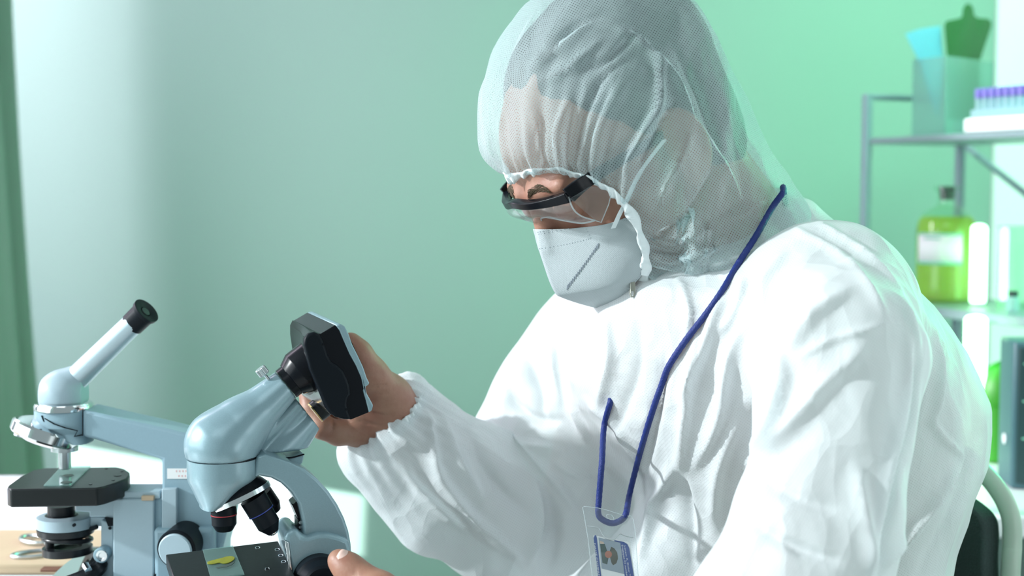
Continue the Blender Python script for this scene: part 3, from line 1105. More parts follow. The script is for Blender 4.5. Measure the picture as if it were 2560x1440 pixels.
# rounded lower column
col = [(712, 1346), (716, 1334), (727, 1325), (742, 1321), (756, 1340), (770, 1342), (795, 1334), (822, 1334), (850, 1341), (873, 1350), (878, 1370), (881, 1420),
       (884, 1500), (730, 1500), (727, 1440), (722, 1400), (716, 1370)]
MB().prism([S(x, y, 0.024) for x, y in col], -nS * 0.050).build('column', M['silver'], silver, bevel=0.004, bseg=4)
MB().prism([S(x, y, 0.0255) for x, y in ((712, 1352), (722, 1356), (728, 1400), (733, 1440), (727, 1440), (719, 1400))], -nS * 0.004).build('rack_plate', M['chrome'], silver, bevel=0.0006)
# foot and lamp house below the picture
fb = S(700, 1500)
ft = MB()
for pts in ([(-0.115, -0.05), (0.06, -0.05), (0.075, -0.03), (0.075, 0.03), (0.06, 0.05), (-0.115, 0.05), (-0.125, 0.03), (-0.125, -0.03)],):
    ft.prism([Vector((c0.x, c0.y, TABLE)) + SP.ex * a - nS * b for a, b in pts], (0, 0, 0.028))
ft.build('foot', M['silver'], silver, bevel=0.006, bseg=3)
cz = (S(790, 1490).z - TABLE)
MB().box(Vector((c0.x, c0.y, TABLE + cz / 2 + 0.01)), (0.052, 0.046, max(cz - 0.01, 0.02)), Matrix.Rotation(math.radians(18), 3, 'Z')).build('pillar', M['silver'], silver, bevel=0.005)
# focus knobs
kc = S(795, 1446, 0.022)
k1 = MB().lathe(kc, nS, [(0, q_(66)), (0.012, q_(64)), (0.014, q_(58)), (0.022, q_(50)), (0.024, q_(44))], 48).build('focus_knob', M['black_matte'], silver, angle=25)
MB().lathe(kc + nS * 0.024, nS, [(0, q_(22)), (0.006, q_(21)), (0.007, q_(17))], 32).build('fine_knob', M['black'], k1, angle=25)
# clip inside the arch
MB().prism([S(x, y, 0.006) for x, y in ((731, 1263), (746, 1250), (757, 1296), (756, 1302), (746, 1298))], -nS * 0.022).build('stage_clip', M['black'], silver, bevel=0.0008)
MB().prism([S(x, y, 0.004) for x, y in ((744, 1297), (757, 1303), (758, 1342), (745, 1326))], -nS * 0.018).build('stop_plate', M['black_metal'], silver, bevel=0.0006)
MB().tube([S(729, 1232, 0.008), S(742, 1250, 0.008)], 0.0006, 6).build('clip_spring', M['steel'], silver)
for y in (1306, 1318):
    MB().lathe(S(750, y, 0.0045), nS, [(0, 0.0012), (0.0008, 0.0012)], 10).build('plate_screw', M['steel'], silver)

# lower head
lh = []
for py, xl, xr in ((1145, 472, 641), (1170, 471.5, 642), (1190, 472, 641), (1200, 474, 632), (1212, 479, 615), (1225, 485, 600), (1240, 491, 583), (1252, 496, 566), (1261, 500, 550), (1265, 500, 544)):
    c = S((xl + xr) / 2, py)
    hw = q_((xr - xl) / 2) * 1.03
    dep = 0.028 * (0.72 + 0.28 * min(1, (xr - xl) / 165))
    lh.append([c + SP.ex * (hw * math.copysign(abs(math.cos(a)) ** 0.9, math.cos(a))) - nS * (dep * math.sin(a)) for a in [2 * math.pi * i / 64 for i in range(64)]])
MB().loft(lh).build('head_housing', M['silver'], silver, angle=50)
sr = []
for k, (grow, py) in enumerate(((0.2, 1147), (1.0, 1146.5), (1.0, 1142), (0.2, 1141.5))):
    c = S(556.5, py)
    sr.append([c + SP.ex * ((q_(84.5) * 1.03 - 0.0012 + 0.0011 * grow) * math.copysign(abs(math.cos(a)) ** 0.9, math.cos(a))) - nS * ((0.0268 + 0.0011 * grow) * math.sin(a)) + Vector((0, 0, 0.0012 * math.cos(a) * 1.5)) for a in [2 * math.pi * i / 64 for i in range(64)]])
MB().loft(sr).build('seam_ring', M['black'], silver)
MB().lathe(S(615, 1157, 0.0215), nS, [(-0.004, 0.0013), (0.0012, 0.0013)], 12).build('screw_hole', M['black_matte'], silver)

# upper head: cast shell with two tubes
cs_ = [S(x, y, o) for x in (450, 850) for y in (890, 1180) for o in (0.05, -0.07)]
fd = Field([min(c[k] for c in cs_) for k in range(3)], [max(c[k] for c in cs_) for k in range(3)], 0.0012)
tipc = S(712, 964)
fd.ell(S(556, 1118), (q_(85), 0.0285, q_(84)), (SP.ex, -nS, Vector((0, 0, 1))), k=0)
fd.cone(S(564, 1098), tipc, q_(72), q_(42), 0.012)
fd.cone(S(548, 1110), S(600, 1060), q_(76), q_(60), 0.012)
t2 = S(790, 1030, -0.024)
fd.cone(S(672, 1140, -0.026), t2, q_(66), q_(26), 0.006)
fd.cone(S(725, 1120, -0.026), S(788, 1040, -0.026), q_(40), q_(24), 0.006)
# web between the tubes
fd.cone(S(632, 1120, -0.010), S(745, 1002, -0.014), q_(22), q_(17), 0.004)
fd.cone(S(660, 1128, -0.014), S(764, 1016, -0.016), q_(16), q_(14), 0.003)
axt = (tipc - S(590, 1062)).normalized()
fd.cut(S(714, 962), axt)
fd.cut(S(560, 1144), Vector((0, 0, -1)))
P, Q = fd.mesh(); Q = outward(P, Q)
np_obj('head_shell', relax(P, Q, 2), Q, M['silver'], silver)
jn = [(638, 1144), (668, 1137), (694, 1143), (726, 1145), (761, 1136), (756, 1158), (735, 1167), (690, 1154)]
MB().prism([S(x, y, -0.003) for x, y in jn], -nS * 0.038).build('shell_base', M['silver'], silver, bevel=0.0008)
mp = [S(x, y, -0.0025) for x, y in ((641, 1143), (668, 1136.5), (694, 1142.5), (726, 1144.5), (761, 1135.5))]
MB().tube(catmull(mp, 24), 0.0007, 6).build('shell_seam', M['black'], silver)

# neck of the screen head
tube_end = S(716, 960)
nk = MB().lathe(tube_end - axt * q_(1), axt, [(0, q_(43)), (q_(17), q_(43)), (q_(18), q_(46)), (q_(42), q_(58)), (q_(45), q_(59)), (q_(128), q_(59))], 48)
nk.build('screen_neck', M['black'], silver, angle=25)
nk2 = MB().lathe(t2 - axt * q_(2), axt, [(0, q_(29)), (q_(4), q_(30)), (q_(62), q_(30))], 40)
nk2.build('second_tube_cap', M['black_metal'], silver, angle=25)
MB().lathe(t2 - axt * q_(4), axt, [(0, q_(30)), (q_(3), q_(30.5))], 40).build('brass_ring', M['brass'], silver)
# thumb screw
ts = S(669, 946, 0.004)
tdir = (S(655, 928, 0.004) - ts).normalized()
kk = MB().lathe(ts - tdir * q_(4), tdir, [(0, q_(4)), (q_(14), q_(4))], 14).build('thumb_screw', M['steel'], silver)
kr = []
for t, r in ((q_(12), 0.88), (q_(14), 1), (q_(31), 1), (q_(33), 0.88)):
    a1 = tdir.orthogonal().normalized(); b1_ = tdir.cross(a1)
    kr.append([ts + tdir * t + (a1 * math.cos(2 * math.pi * i / 48) + b1_ * math.sin(2 * math.pi * i / 48)) * q_(14) * r * (1.0 if i % 2 else 0.9) for i in range(48)])
MB().loft(kr).build('screw_head', M['steel'], kk, angle=20)

# screen head: near outline, pushed away along the device's own width
DV = S(733, 801, -0.070) - S(800, 834, 0.014)
hn = 0.0235


def D(px, py, k=0.0, out=0.0):
    return S(px, py, hn) + DV * k + nS * out


body = [(759, 858), (762, 843), (779, 831), (801, 835), (838, 813), (848, 826), (859, 852), (873, 884), (890, 915), (903, 945), (909, 972), (907, 976),
        (914, 1000), (922, 1031), (878, 1049), (850, 1046), (826, 1035), (812, 1018), (796, 978), (774, 926)]
fars = {(759, 858): (33, 12), (762, 843): (30, 4), (779, 831): (20, 2), (774, 926): (26, 0), (796, 978): (12, 0)}
MB().loft([[D(x + fars.get((x, y), (0, 0))[0] * g, y + fars.get((x, y), (0, 0))[1] * g, k) for x, y in body] for k, g in ((0, 0), (0.12, 0.1), (0.5, 0.75), (1, 1))]).build('screen_housing', M['black'], silver, bevel=0.0022, bseg=3)
bez = [(838, 813), (850, 809), (862, 816), (872, 836), (880, 860), (894, 888), (908, 918), (917, 945), (923, 957), (922, 962), (913, 967), (917, 984), (927, 1002),
       (933, 1013), (930, 1026), (922, 1032), (914, 1000), (907, 976), (909, 972), (903, 945), (890, 915), (873, 884), (859, 852), (848, 826)]
MB().prism([D(x, y, -0.01) for x, y in bez], DV * 1.02).build('screen_bezel', M['silver'], silver, bevel=0.0012)
scr = [(866, 826), (884, 866), (912, 924), (919, 950), (921, 950), (914, 922), (886, 862), (868, 822)]
MB().prism([D(x + 1, y, 0.08) for x, y in scr], DV * 0.84).build('screen', M['black'], silver)
pill = [(758, 862), (760, 845), (770, 833), (784, 829.5), (796, 834), (805, 846), (812, 866), (819, 888), (828, 904), (843, 912), (856, 925), (866, 945), (873, 966), (875, 985),
        (868, 996), (866, 1010), (870, 1030), (876, 1048), (858, 1047), (836, 1041), (820, 1028), (809, 1008), (796, 976), (774, 926)]
MB().prism([D(x, y, 0.0, 0.0035) for x, y in pill], -nS * 0.008).build('side_cover', M['black_matte'], silver, bevel=0.0022, bseg=3)
for x, y in ((806, 860), (864, 1022)):
    MB().lathe(D(x, y, 0, 0.0030), nS, [(0, 0.0009), (0.0009, 0.0009)], 10).build('cover_screw', M['black'], silver)
MB().prism([D(x, y, 0.3) for x, y in ((780, 974), (793, 960), (806, 995), (796, 1002), (784, 996))], DV * 0.3).build('paper_sticker', M['paper'], silver)

# flat stage, its holes, and the slide on it
bl, brr = W(414.5, 1386, 1.195), W(695, 1352, 1.225)
fr = W(748, 1462, 1.155)
e1 = brr - bl
e2 = fr - brr
nst = e2.cross(e1).normalized()
if nst.z < 0: nst = -nst
SN = lambda u, v, h=0.0: bl + e1 * u + e2 * v + nst * h
MB().prism([SN(0, 0), SN(1, 0), SN(1, 1), SN(0, 1)], -nst * 0.012).build('stage', M['stage_black'], silver, bevel=0.0008)


def on_stage(px, py, h=0.0):
    r = ray(px, py)
    p0 = bl + nst * h
    return CAM + r * ((p0 - CAM).dot(nst) / r.dot(nst))


for x, y in ((644, 1369.5), (693, 1374), (702, 1389), (709, 1404.5), (668, 1422)):
    p = on_stage(x, y)
    hb = MB().lathe(p - nst * 0.0004, nst, [(0, 0.0022), (0.0007, 0.0022), (0.0007, 0.0017), (0.0002, 0.0014)], 18).build('stage_hole', M['chrome'], silver, angle=20)
    MB().lathe(p + nst * 0.0001, nst, [(0, 0.0012), (0.0004, 0.0012)], 14).build('hole_bore', M['black'], hb)
sl2p = [(507, 1377.5), (582, 1367), (611, 1438), (527, 1449)]
slide2 = tag(MB().prism([on_stage(x, y, 0.0006) for x, y in sl2p], nst * 0.0013).build('glass_slide', M['glass_slide'], bevel=0.0002),
             'glass slide with yellow green leaf specimen on the silver microscope stage', 'slide')
lf = [(518, 1406), (535, 1401), (552, 1397), (566, 1393), (580, 1392), (587, 1396), (583, 1402), (572, 1408), (560, 1410), (548, 1408), (534, 1411), (520, 1411)]
lf = smooth_line(lf + [lf[0]], 40)[:-1]
MB().prism([on_stage(x, y, 0.0020) for x, y in lf], nst * 0.0007).build('leaf_specimen', M['leaf'], slide2, bevel=0.0002)
st_ = [(538, 1419), (556, 1415), (572, 1410), (583, 1405), (587, 1405), (580, 1412), (566, 1418), (556, 1419), (544, 1422)]
MB().prism([on_stage(x, y, 0.0019) for x, y in st_], nst * 0.0002).build('leaf_shadow', M['specimen_and_shadow'], slide2)  # the leaf's shadow, painted as a dark film on the glass

# revolving nosepiece and objectives
nx = (S(617, 1275) - S(600, 1238)).normalized()
nx = (nx + nS * 0.16).normalized()
ncc = S(600, 1238)
MB().lathe(ncc, nx, [(-q_(42), q_(34)), (-q_(20), q_(66)), (-q_(3), q_(76))], 56).build('nosepiece_cone', M['black'], silver, angle=30)
MB().lathe(ncc, nx, [(-q_(3), q_(76)), (-q_(2), q_(78.5)), (q_(10), q_(78.5)), (q_(12), q_(74)), (q_(14), q_(30))], 64).build('nosepiece_ring', M['chrome'], silver, angle=25)


def objective(a, b, prof, rings=(), tipm=None):
    a, b = Vector(a), Vector(b)
    ax, L = (b - a).normalized(), (b - a).length
    o = MB().lathe(a, ax, [(t * L, q_(r)) for t, r in prof], 40).build('objective', M['black_matte'], silver, angle=22)
    for t, r, m in rings:
        MB().lathe(a + ax * (t * L), ax, [(0, q_(r)), (q_(2.6), q_(r))], 40).build('colour_ring', m, o)
    if tipm:
        MB().lathe(b - ax * q_(1), ax, [(0, q_(14)), (q_(3), q_(13.5)), (q_(3.2), q_(11)), (q_(6), q_(10)), (q_(6.2), q_(6)), (q_(8), q_(5))], 32).build('lens_tip', tipm, o, angle=20)
    return o


objective(S(559, 1266, 0.004), S(561, 1327, 0.004), [(0, 31), (0.18, 32), (0.36, 32), (0.38, 31), (0.72, 30.5), (0.95, 22), (1.0, 19)], ((0.30, 32.4, M['red']),))
objective(S(632, 1244, 0.010), S(683, 1330, 0.012), [(0, 34), (0.42, 33), (0.44, 29.5), (0.78, 29), (0.98, 16), (1.0, 15)], ((0.39, 33.6, M['blue_ring']),), M['chrome'])
objective(S(655, 1232, -0.016), S(688, 1278, -0.018), [(0, 26), (0.7, 25), (1, 16)])
MB().tube([S(521, 1268, 0.005), S(517, 1274, 0.006)], 0.0006, 6).build('lint_thread', M['paper'], silver)

# ------------------------------------------------------------------ the person
YAW = math.radians(25)
C = W(1570, 385, 1.24)
PM = Plane(C, YAW)
lat = PM.n                                       # towards the person's left (camera side)
fwd0 = -PM.ex
PT = math.radians(35)
hf = fwd0 * math.cos(PT) + Vector((0, 0, -math.sin(PT)))      # face direction
hu = fwd0 * math.sin(PT) + Vector((0, 0, math.cos(PT)))       # crown direction


def H(f, u, l=0.0):
    return C + hf * f + hu * u + lat * l


HA = (hf, hu, lat)
person = thing('person', Vector((W(2000, 1440, 1.25).x, W(2000, 1440, 1.25).y, 0.0)),
               'person in white hooded coverall leaning over a microscope, gripping its screen', 'person')

# ---- body: one continuous skin, hands included
lo = Vector((-0.22, -0.36, 0.64)); hi = Vector((0.50, 0.36, 1.52))
bf = Field(lo, hi, 0.0022)
SHR = 24
TROWS = [(545, 1730, 2010), (580, 1700, 2085), (620, 1600, 2145), (660, 1500, 2205), (700, 1440, 2258), (760, 1408, 2310), (850, 1398, 2372), (930, 1402, 2428), (1000, 1420, 2466),
         (1060, 1450, 2464), (1130, 1490, 2452), (1200, 1535, 2446), (1260, 1560, 2434), (1340, 1566, 2410), (1440, 1540, 2392), (1560, 1520, 2370)]
trows = []
for py, xl, xr in TROWS:
    xr -= SHR * (1 if py < 1200 else 2.4)
    xl += 6
    c = PM.pt((xl + xr) / 2, py)
    d = proj(np.array([c]))[2][0]
    w = (xr - xl) / 2 * d / F
    b = min(1.25 * w / 1.05, 0.19)
    a = math.sqrt(max(w * w - (b * math.sin(YAW)) ** 2, 1e-5)) / math.cos(YAW)
    trows.append((c.z, c.x, c.y, a, b))
bf.rows(trows, fwd0[:2], lat[:2], 0.0, grow=-0.028)
# neck and skull
bf.cone(H(-0.035, -0.06), PM.pt(1860, 690), 0.060, 0.068, 0.02)
bf.ell(H(-0.012, 0.048), (0.098, 0.088, 0.076), HA, 0.0)
bf.ell(H(0.032, -0.022), (0.064, 0.088, 0.055), HA, 0.02)
bf.ell(H(0.046, -0.092), (0.034, 0.024, 0.032), HA, 0.02)
bf.ell(H(0.057, 0.045), (0.040, 0.045, 0.055), HA, 0.02)
for sg in (1, -1):
    bf.cone(H(0.098, 0.026, 0.012 * sg), H(0.088, 0.028, 0.045 * sg), 0.0085, 0.007, 0.010)     # brow ridge
    bf.ell(H(0.064, -0.028, 0.040 * sg), (0.022, 0.016, 0.016), HA, 0.012)                       # cheekbone
    bf.ell(H(0.104, 0.008, 0.031 * sg), (0.015, 0.010, 0.015), HA, 0.008, sub=True)              # eye socket
    bf.ell(H(0.0855, 0.007, 0.031 * sg), (0.0138, 0.0130, 0.0138), HA, 0.003)                    # lid ball
    # ear
    ea = (hf * 0.95 + lat * (-0.3 * sg), hu, lat * sg * 0.95 + hf * 0.3)
    ec = H(-0.012, 0.002, 0.081 * sg)
    bf.ell(ec, (0.019, 0.032, 0.008), ea, 0.005)
    bf.ell(ec + lat * (0.008 * sg) + hu * 0.003, (0.011, 0.019, 0.006), ea, 0.003, sub=True)
    bf.ell(H(-0.002, -0.026, 0.078 * sg), (0.008, 0.010, 0.006), HA, 0.004)
bf.cone(H(0.096, 0.016), H(0.106, -0.022), 0.0080, 0.0105, 0.010)                                # nose
for sg in (1, -1):
    bf.ell(H(0.098, -0.028, 0.011 * sg), (0.010, 0.008, 0.007), HA, 0.005)
bf.ell(H(0.082, -0.058), (0.012, 0.007, 0.022), HA, 0.006)                                       # lips
bf.ell(H(0.080, -0.069), (0.011, 0.006, 0.020), HA, 0.005)

# right (far) arm
shR, elR, wrR = PM.pt(1580, 810, -0.150), W(1400, 1385, 1.395), W(985, 1040, 1.315)
bf.chain([shR, (Vector(shR) + Vector(elR)) / 2, elR], [0.045, 0.038, 0.034], 0.015)
bf.chain([elR, Vector(elR).lerp(Vector(wrR), 0.35), Vector(elR).lerp(Vector(wrR), 0.85), wrR], [0.034, 0.038, 0.028, 0.0265], 0.01)
# right hand: heel, palm, thumb, four fingers round the back of the screen head
hp = lambda x, y, d: W(x, y, d)
bf.chain([wrR, hp(955, 1010, 1.308)], [0.0265, 0.026], 0.012)
bf.chain([hp(965, 1000, 1.300), hp(905, 1010, 1.298)], [0.022, 0.021], 0.012)
bf.chain([hp(965, 1055, 1.308), hp(898, 1075, 1.298)], [0.021, 0.0165], 0.014)
bf.chain([hp(950, 1035, 1.325), hp(890, 1045, 1.335)], [0.019, 0.016], 0.014)
bf.chain([hp(968, 990, 1.296), hp(925, 935, 1.278), hp(896, 886, 1.266), hp(876, 856, 1.262)], [0.0185, 0.0145, 0.0112, 0.0092], 0.010)   # thumb
fing = [
    [(893, 1080, 1.292), (845, 1083, 1.284), (806, 1068, 1.278), (778, 1022, 1.284), (768, 988, 1.287)],
    [(890, 1064, 1.312), (840, 1062, 1.310), (802, 1040, 1.306), (782, 1000, 1.306), (774, 975, 1.306)],
    [(890, 1044, 1.332), (842, 1042, 1.334), (806, 1020, 1.330), (790, 982, 1.328), (782, 960, 1.326)],
    [(892, 1022, 1.345), (852, 1016, 1.352), (822, 996, 1.350), (806, 966, 1.346), (800, 948, 1.344)]]
frad = [[0.0125, 0.0112, 0.0108, 0.0092, 0.0080], [0.0125, 0.0112, 0.0105, 0.0092, 0.0080], [0.012, 0.0108, 0.010, 0.009, 0.0078], [0.011, 0.0095, 0.009, 0.008, 0.007]]
for pts, rr in zip(fing, frad):
    bf.chain([hp(*p) for p in pts], rr, 0.0035)

# left (near) arm and hand with thumb resting beside the focus knob
shL, elL, wrL = PM.pt(2085, 800, 0.165), W(2040, 1640, 1.02), W(1130, 1640, 1.085)
bf.chain([shL, elL], [0.048, 0.027], 0.02)
bf.chain([elL, Vector(elL).lerp(Vector(wrL), 0.35), wrL], [0.027, 0.031, 0.026], 0.012)
bf.chain([wrL, hp(1020, 1590, 1.10), hp(955, 1550, 1.112)], [0.027, 0.027, 0.024], 0.012)
bf.chain([hp(1000, 1510, 1.095), hp(948, 1474, 1.112), hp(900, 1443, 1.122), hp(868, 1418, 1.126), hp(846, 1400, 1.128)], [0.0175, 0.0135, 0.0112, 0.0108, 0.0088], 0.008)
lfing = [
    [(935, 1502, 1.118), (885, 1486, 1.128), (842, 1478, 1.136), (815, 1490, 1.140), (800, 1500, 1.141)],
    [(930, 1524, 1.112), (878, 1516, 1.124), (838, 1512, 1.132), (812, 1524, 1.136), (800, 1533, 1.137)],
    [(930, 1546, 1.106), (880, 1545, 1.116), (842, 1546, 1.124), (818, 1556, 1.128), (808, 1563, 1.129)],
    [(938, 1566, 1.100), (896, 1572, 1.108), (864, 1576, 1.114), (844, 1583, 1.118), (836, 1588, 1.119)]]
for pts, rr in zip(lfing, frad):
    bf.chain([hp(*p) for p in pts], [r * 0.98 for r in rr], 0.0035)
BP, BQ = bf.mesh(); BQ = outward(BP, BQ)
BP = relax(BP, BQ, 2)
BN = vnormals(BP, BQ)
# skin creases on the wrist and thumb base
crz = [([(975, 960), (950, 968), (915, 968)], 3.0, -0.0016), ([(985, 975), (955, 985), (920, 985)], 3.0, -0.0012), ([(985, 1000), (950, 1003), (915, 996)], 3, -0.0012),
       ([(985, 1040), (945, 1035), (905, 1020)], 4, -0.002), ([(980, 1020), (940, 1017)], 3, -0.001), ([(958, 935), (930, 942)], 3, -0.0014),
       ([(833, 1035), (836, 1060), (828, 1085)], 3.5, -0.0022), ([(960, 1065), (925, 1060), (890, 1050)], 4, -0.0016),
       ([(880, 1428), (888, 1422)], 3, -0.001), ([(884, 1434), (893, 1427)], 3, -0.001)]
BP = folds(BP, BN, crz)
body = np_obj('body', BP, BQ, M['skin'], person)
body_bvh = BVHTree.FromPolygons([Vector(p) for p in BP], [list(map(int, q)) for q in BQ])


def hit(bvh, px, py, off=0.0):
    r = ray(px, py).normalized()
    h = bvh.ray_cast(CAM, r)
    if h[0] is None:
        return None, None
    n = h[1] if h[1].dot(r) < 0 else -h[1]
    return h[0] + n * off, n


# eyes, brows, hair, nail
for sg in (1, -1):
    e = MB().ball(H(0.0852, 0.007, 0.031 * sg), 0.0120, 20)
    e = e.build('eye', M['eye'], person)
    g = (hf * 0.75 - hu * 0.66).normalized()
    MB().lathe(H(0.0852, 0.007, 0.031 * sg) + g * 0.0104, g, [(0, 0.0050), (0.0009, 0.0040), (0.0012, 0.001)], 20).build('iris', M['iris'], e)
bw = {1: MB(), -1: MB()}
for sg in (1, -1):
    for k in range(170):
        t = rng.random()
        w = (rng.random() - 0.5) * (1 - 0.5 * t)
        o = H(0.16, 0.029 + 0.004 * math.sin(t * 3) + 0.0085 * w, (0.012 + 0.046 * t) * sg)
        h = body_bvh.ray_cast(o, (-hf - lat * (0.35 * sg * t)).normalized())
        if h[0] is None: continue
        n = h[1]
        d = (lat * sg * (0.8 + 0.3 * t) + hu * (0.55 - 0.9 * t - 0.6 * w)).normalized()
        d = (d - n * d.dot(n)).normalized()
        p0 = h[0] - n * 0.0003
        bw[sg].tube([p0, p0 + d * 0.003 + n * 0.0009, p0 + d * 0.0068 + n * 0.0010], [0.00022, 0.00020, 0.00005], 4)
    tag(bw[sg].build('eyebrow', M['brow'], person, angle=180), kind='stuff')
hairb = Field(lo, hi, 0.004)
hairb.ell(H(-0.020, 0.056), (0.100, 0.088, 0.082), HA, 0.0)
hairb.cut(H(0.052, 0.07), (hf + hu * -0.25).normalized())
hairb.ell(H(-0.055, -0.005), (0.050, 0.075, 0.066), HA, 0.02)
hairb.cut(H(-0.022, -0.03), (-hu * 0.55 + hf * 0.85).normalized())
P, Q = hairb.mesh(); Q = outward(P, Q)
P = crumple(P, vnormals(P, Q), 260, 0.003, (1, 1, 0.4), seed=4)
P = relax(P, Q, 1)
hair_bvh = BVHTree.FromPolygons([Vector(p) for p in P], [list(map(int, q)) for q in Q])
np_obj('hair', P, Q, M['hair'], person)
npnt, nn = hit(body_bvh, 861, 1406, 0.0002)
if npnt is not None:
    tdir = (hp(846, 1400, 1.128) - hp(868, 1418, 1.126)).normalized()
    nz_ = (nn * 0.7 + Vector((0.55, -0.1, 0.35))).normalized()
    tdir = (tdir - nz_ * tdir.dot(nz_)).normalized()
    sdv = nz_.cross(tdir)
    cen, _n = hit(body_bvh, 864, 1404, 0.0)
    cen = hp(857, 1409, 1.127) + nz_ * 0.0112
    rings = []
    for j in range(7):
        v = (j / 6 - 0.5) * 2
        row = []
        for i in range(9):
            u = (i / 8 - 0.5) * 2
            hw = 0.0062 * (1 - 0.25 * max(v, 0) ** 3)
            row.append(cen + sdv * (u * hw) + tdir * (v * 0.0072 * (1 - 0.15 * u * u)) - nz_ * (0.0028 * u * u + 0.0006 * v * v))
        rings.append(row)
    nl = MB().loft(rings, False, (False, False))
    nl.build('thumbnail', M['nail'], person, solid=0.0008, angle=180)

# ---- coverall
sf = Field(Vector((-0.20, -0.37, 0.60)), Vector((0.52, 0.42, 1.24)), 0.0028)
sf.rows(trows, fwd0[:2], lat[:2], 0.0)
# far shoulder and upper arm sleeve
sf.chain([PM.pt(1570, 800, -0.150), W(1475, 880, 1.40), W(1415, 985, 1.40), W(1390, 1150, 1.405), W(1395, 1330, 1.405)], [0.062, 0.060, 0.058, 0.060, 0.058], 0.025)
sf.cone(W(1345, 965, 1.39), W(1290, 1085, 1.40), 0.028, 0.036, 0.025)
sf.cone(W(1420, 1080, 1.37), W(1440, 1300, 1.37), 0.045, 0.050, 0.03)
# far forearm sleeve, puffed at the cuff
sf.chain([W(1400, 1390, 1.39), W(1235, 1285, 1.365), W(1110, 1185, 1.34), W(1010, 1095, 1.322)], [0.058, 0.059, 0.054, 0.040], 0.02)
sf.cone(W(1020, 985, 1.325), W(1050, 1060, 1.33), 0.0165, 0.034, 0.016)
sf.cone(W(905, 1132, 1.312), W(985, 1145, 1.318), 0.0155, 0.034, 0.016)
sf.cone(W(940, 1165, 1.32), W(1080, 1260, 1.335), 0.024, 0.045, 0.02)
# near shoulder, upper arm, elbow, forearm
sf.chain([PM.pt(2060, 790, 0.150), W(2105, 900, 1.085), W(2085, 1080, 1.06), W(2050, 1300, 1.04), W(2035, 1500, 1.03)], [0.078, 0.062, 0.053, 0.050, 0.052], 0.03)
sf.cone(W(1945, 1275, 1.045), W(1990, 1420, 1.03), 0.022, 0.040, 0.03)
sf.chain([W(2030, 1600, 1.02), W(1700, 1670, 1.045), W(1200, 1660, 1.08)], [0.052, 0.046, 0.036], 0.02)
sf.cone(W(2010, 1410, 1.03), W(1900, 1510, 1.03), 0.042, 0.045, 0.03)
# loose back, collar, lap
sf.cone(W(1705, 1405, 1.27), W(1485, 1700, 1.30), 0.060, 0.085, 0.03)
sf.ell(PM.pt(1905, 590, 0.0), (0.060, 0.085, 0.030), (PM.ex, lat, Vector((0, 0, 1))), 0.03)
sf.cone(PM.pt(1640, 770, 0.0), PM.pt(1720, 800, 0.02), 0.030, 0.05, 0.04)
# hollow for the hand at the cuff
P, Q = sf.mesh(); Q = outward(P, Q)
P = relax(P, Q, 3)
N_ = vnormals(P, Q)
UVs = np.stack([P[:, 0] * 1.0 + P[:, 1] * 0.35, P[:, 2]], 1)
P = crumple(P, N_, 150, 0.0065, (1.0, 1.0, 0.55), seed=21)
N_ = vnormals(P, Q)
P = crumple(P, N_, 900, 0.0021, (1, 1, 0.7), seed=5)
N_ = vnormals(P, Q)
x, y, dd = proj(P)
near = (dd < 1.32).astype(float)
far = ((x < 1500) & (dd > 1.2)).astype(float)
FN = [  # (stroke, half width px, height m) on the torso and the near arm
    ([(1935, 905), (1918, 1000), (1902, 1080), (1882, 1130)], 16, -0.012),
    ([(1955, 890), (1962, 960), (1938, 1080), (1890, 1150)], 20, 0.010),
    ([(2150, 880), (2050, 990), (1960, 1090), (1890, 1160)], 34, 0.008),
    ([(2215, 815), (2090, 850), (2000, 895)], 8, 0.004),
    ([(2120, 730), (2040, 790), (1975, 870)], 22, 0.007),
    ([(2275, 850), (2268, 980), (2222, 1190), (2182, 1440)], 14, 0.006),
    ([(2300, 880), (2290, 1000), (2240, 1220), (2190, 1440)], 14, -0.008),
    ([(1890, 1310), (1960, 1350), (2050, 1385), (2100, 1400)], 18, -0.007),
    ([(2150, 1180), (2165, 1300), (2185, 1420)], 22, 0.006),
    ([(1900, 1180), (1990, 1240), (2090, 1270)], 26, -0.004),
    ([(2350, 860), (2348, 990), (2330, 1060)], 10, 0.006),
    ([(2330, 1050), (2365, 1100), (2415, 1140)], 8, 0.005),
    ([(2410, 1150), (2330, 1270), (2200, 1430)], 12, 0.008),
    ([(2440, 1060), (2400, 1250), (2300, 1430)], 20, -0.005),
    ([(2050, 555), (2180, 650), (2262, 760), (2305, 900)], 9, 0.006),
    ([(1990, 570), (2130, 660), (2215, 780)], 10, 0.005),
    ([(2240, 700), (2320, 800), (2370, 900)], 12, 0.005),
    ([(1745, 840), (1725, 980), (1700, 1200)], 16, 0.008),
    ([(1665, 900), (1640, 1050), (1610, 1200)], 14, -0.006),
    ([(1808, 750), (1765, 870), (1705, 1000)], 18, 0.008),
    ([(1885, 800), (1835, 900), (1800, 1050), (1745, 1160)], 22, 0.009),
    ([(1862, 700), (1850, 780), (1800, 830)], 14, 0.006),
    ([(1960, 640), (1900, 740), (1870, 830)], 20, 0.006),
    ([(1692, 1160), (1645, 1250), (1605, 1390)], 14, 0.008),
    ([(1695, 1165), (1725, 1290), (1740, 1420)], 20, -0.007),
    ([(1850, 1050), (1800, 1180), (1790, 1330)], 26, 0.007),
    ([(1520, 800), (1530, 900), (1500, 1010)], 18, 0.006),
    ([(1600, 820), (1590, 940), (1540, 1080)], 16, -0.006),
    ([(1470, 1000), (1540, 1070), (1590, 1150)], 14, 0.005),
    ([(1700, 700), (1725, 770), (1720, 850)], 9, 0.005),
]
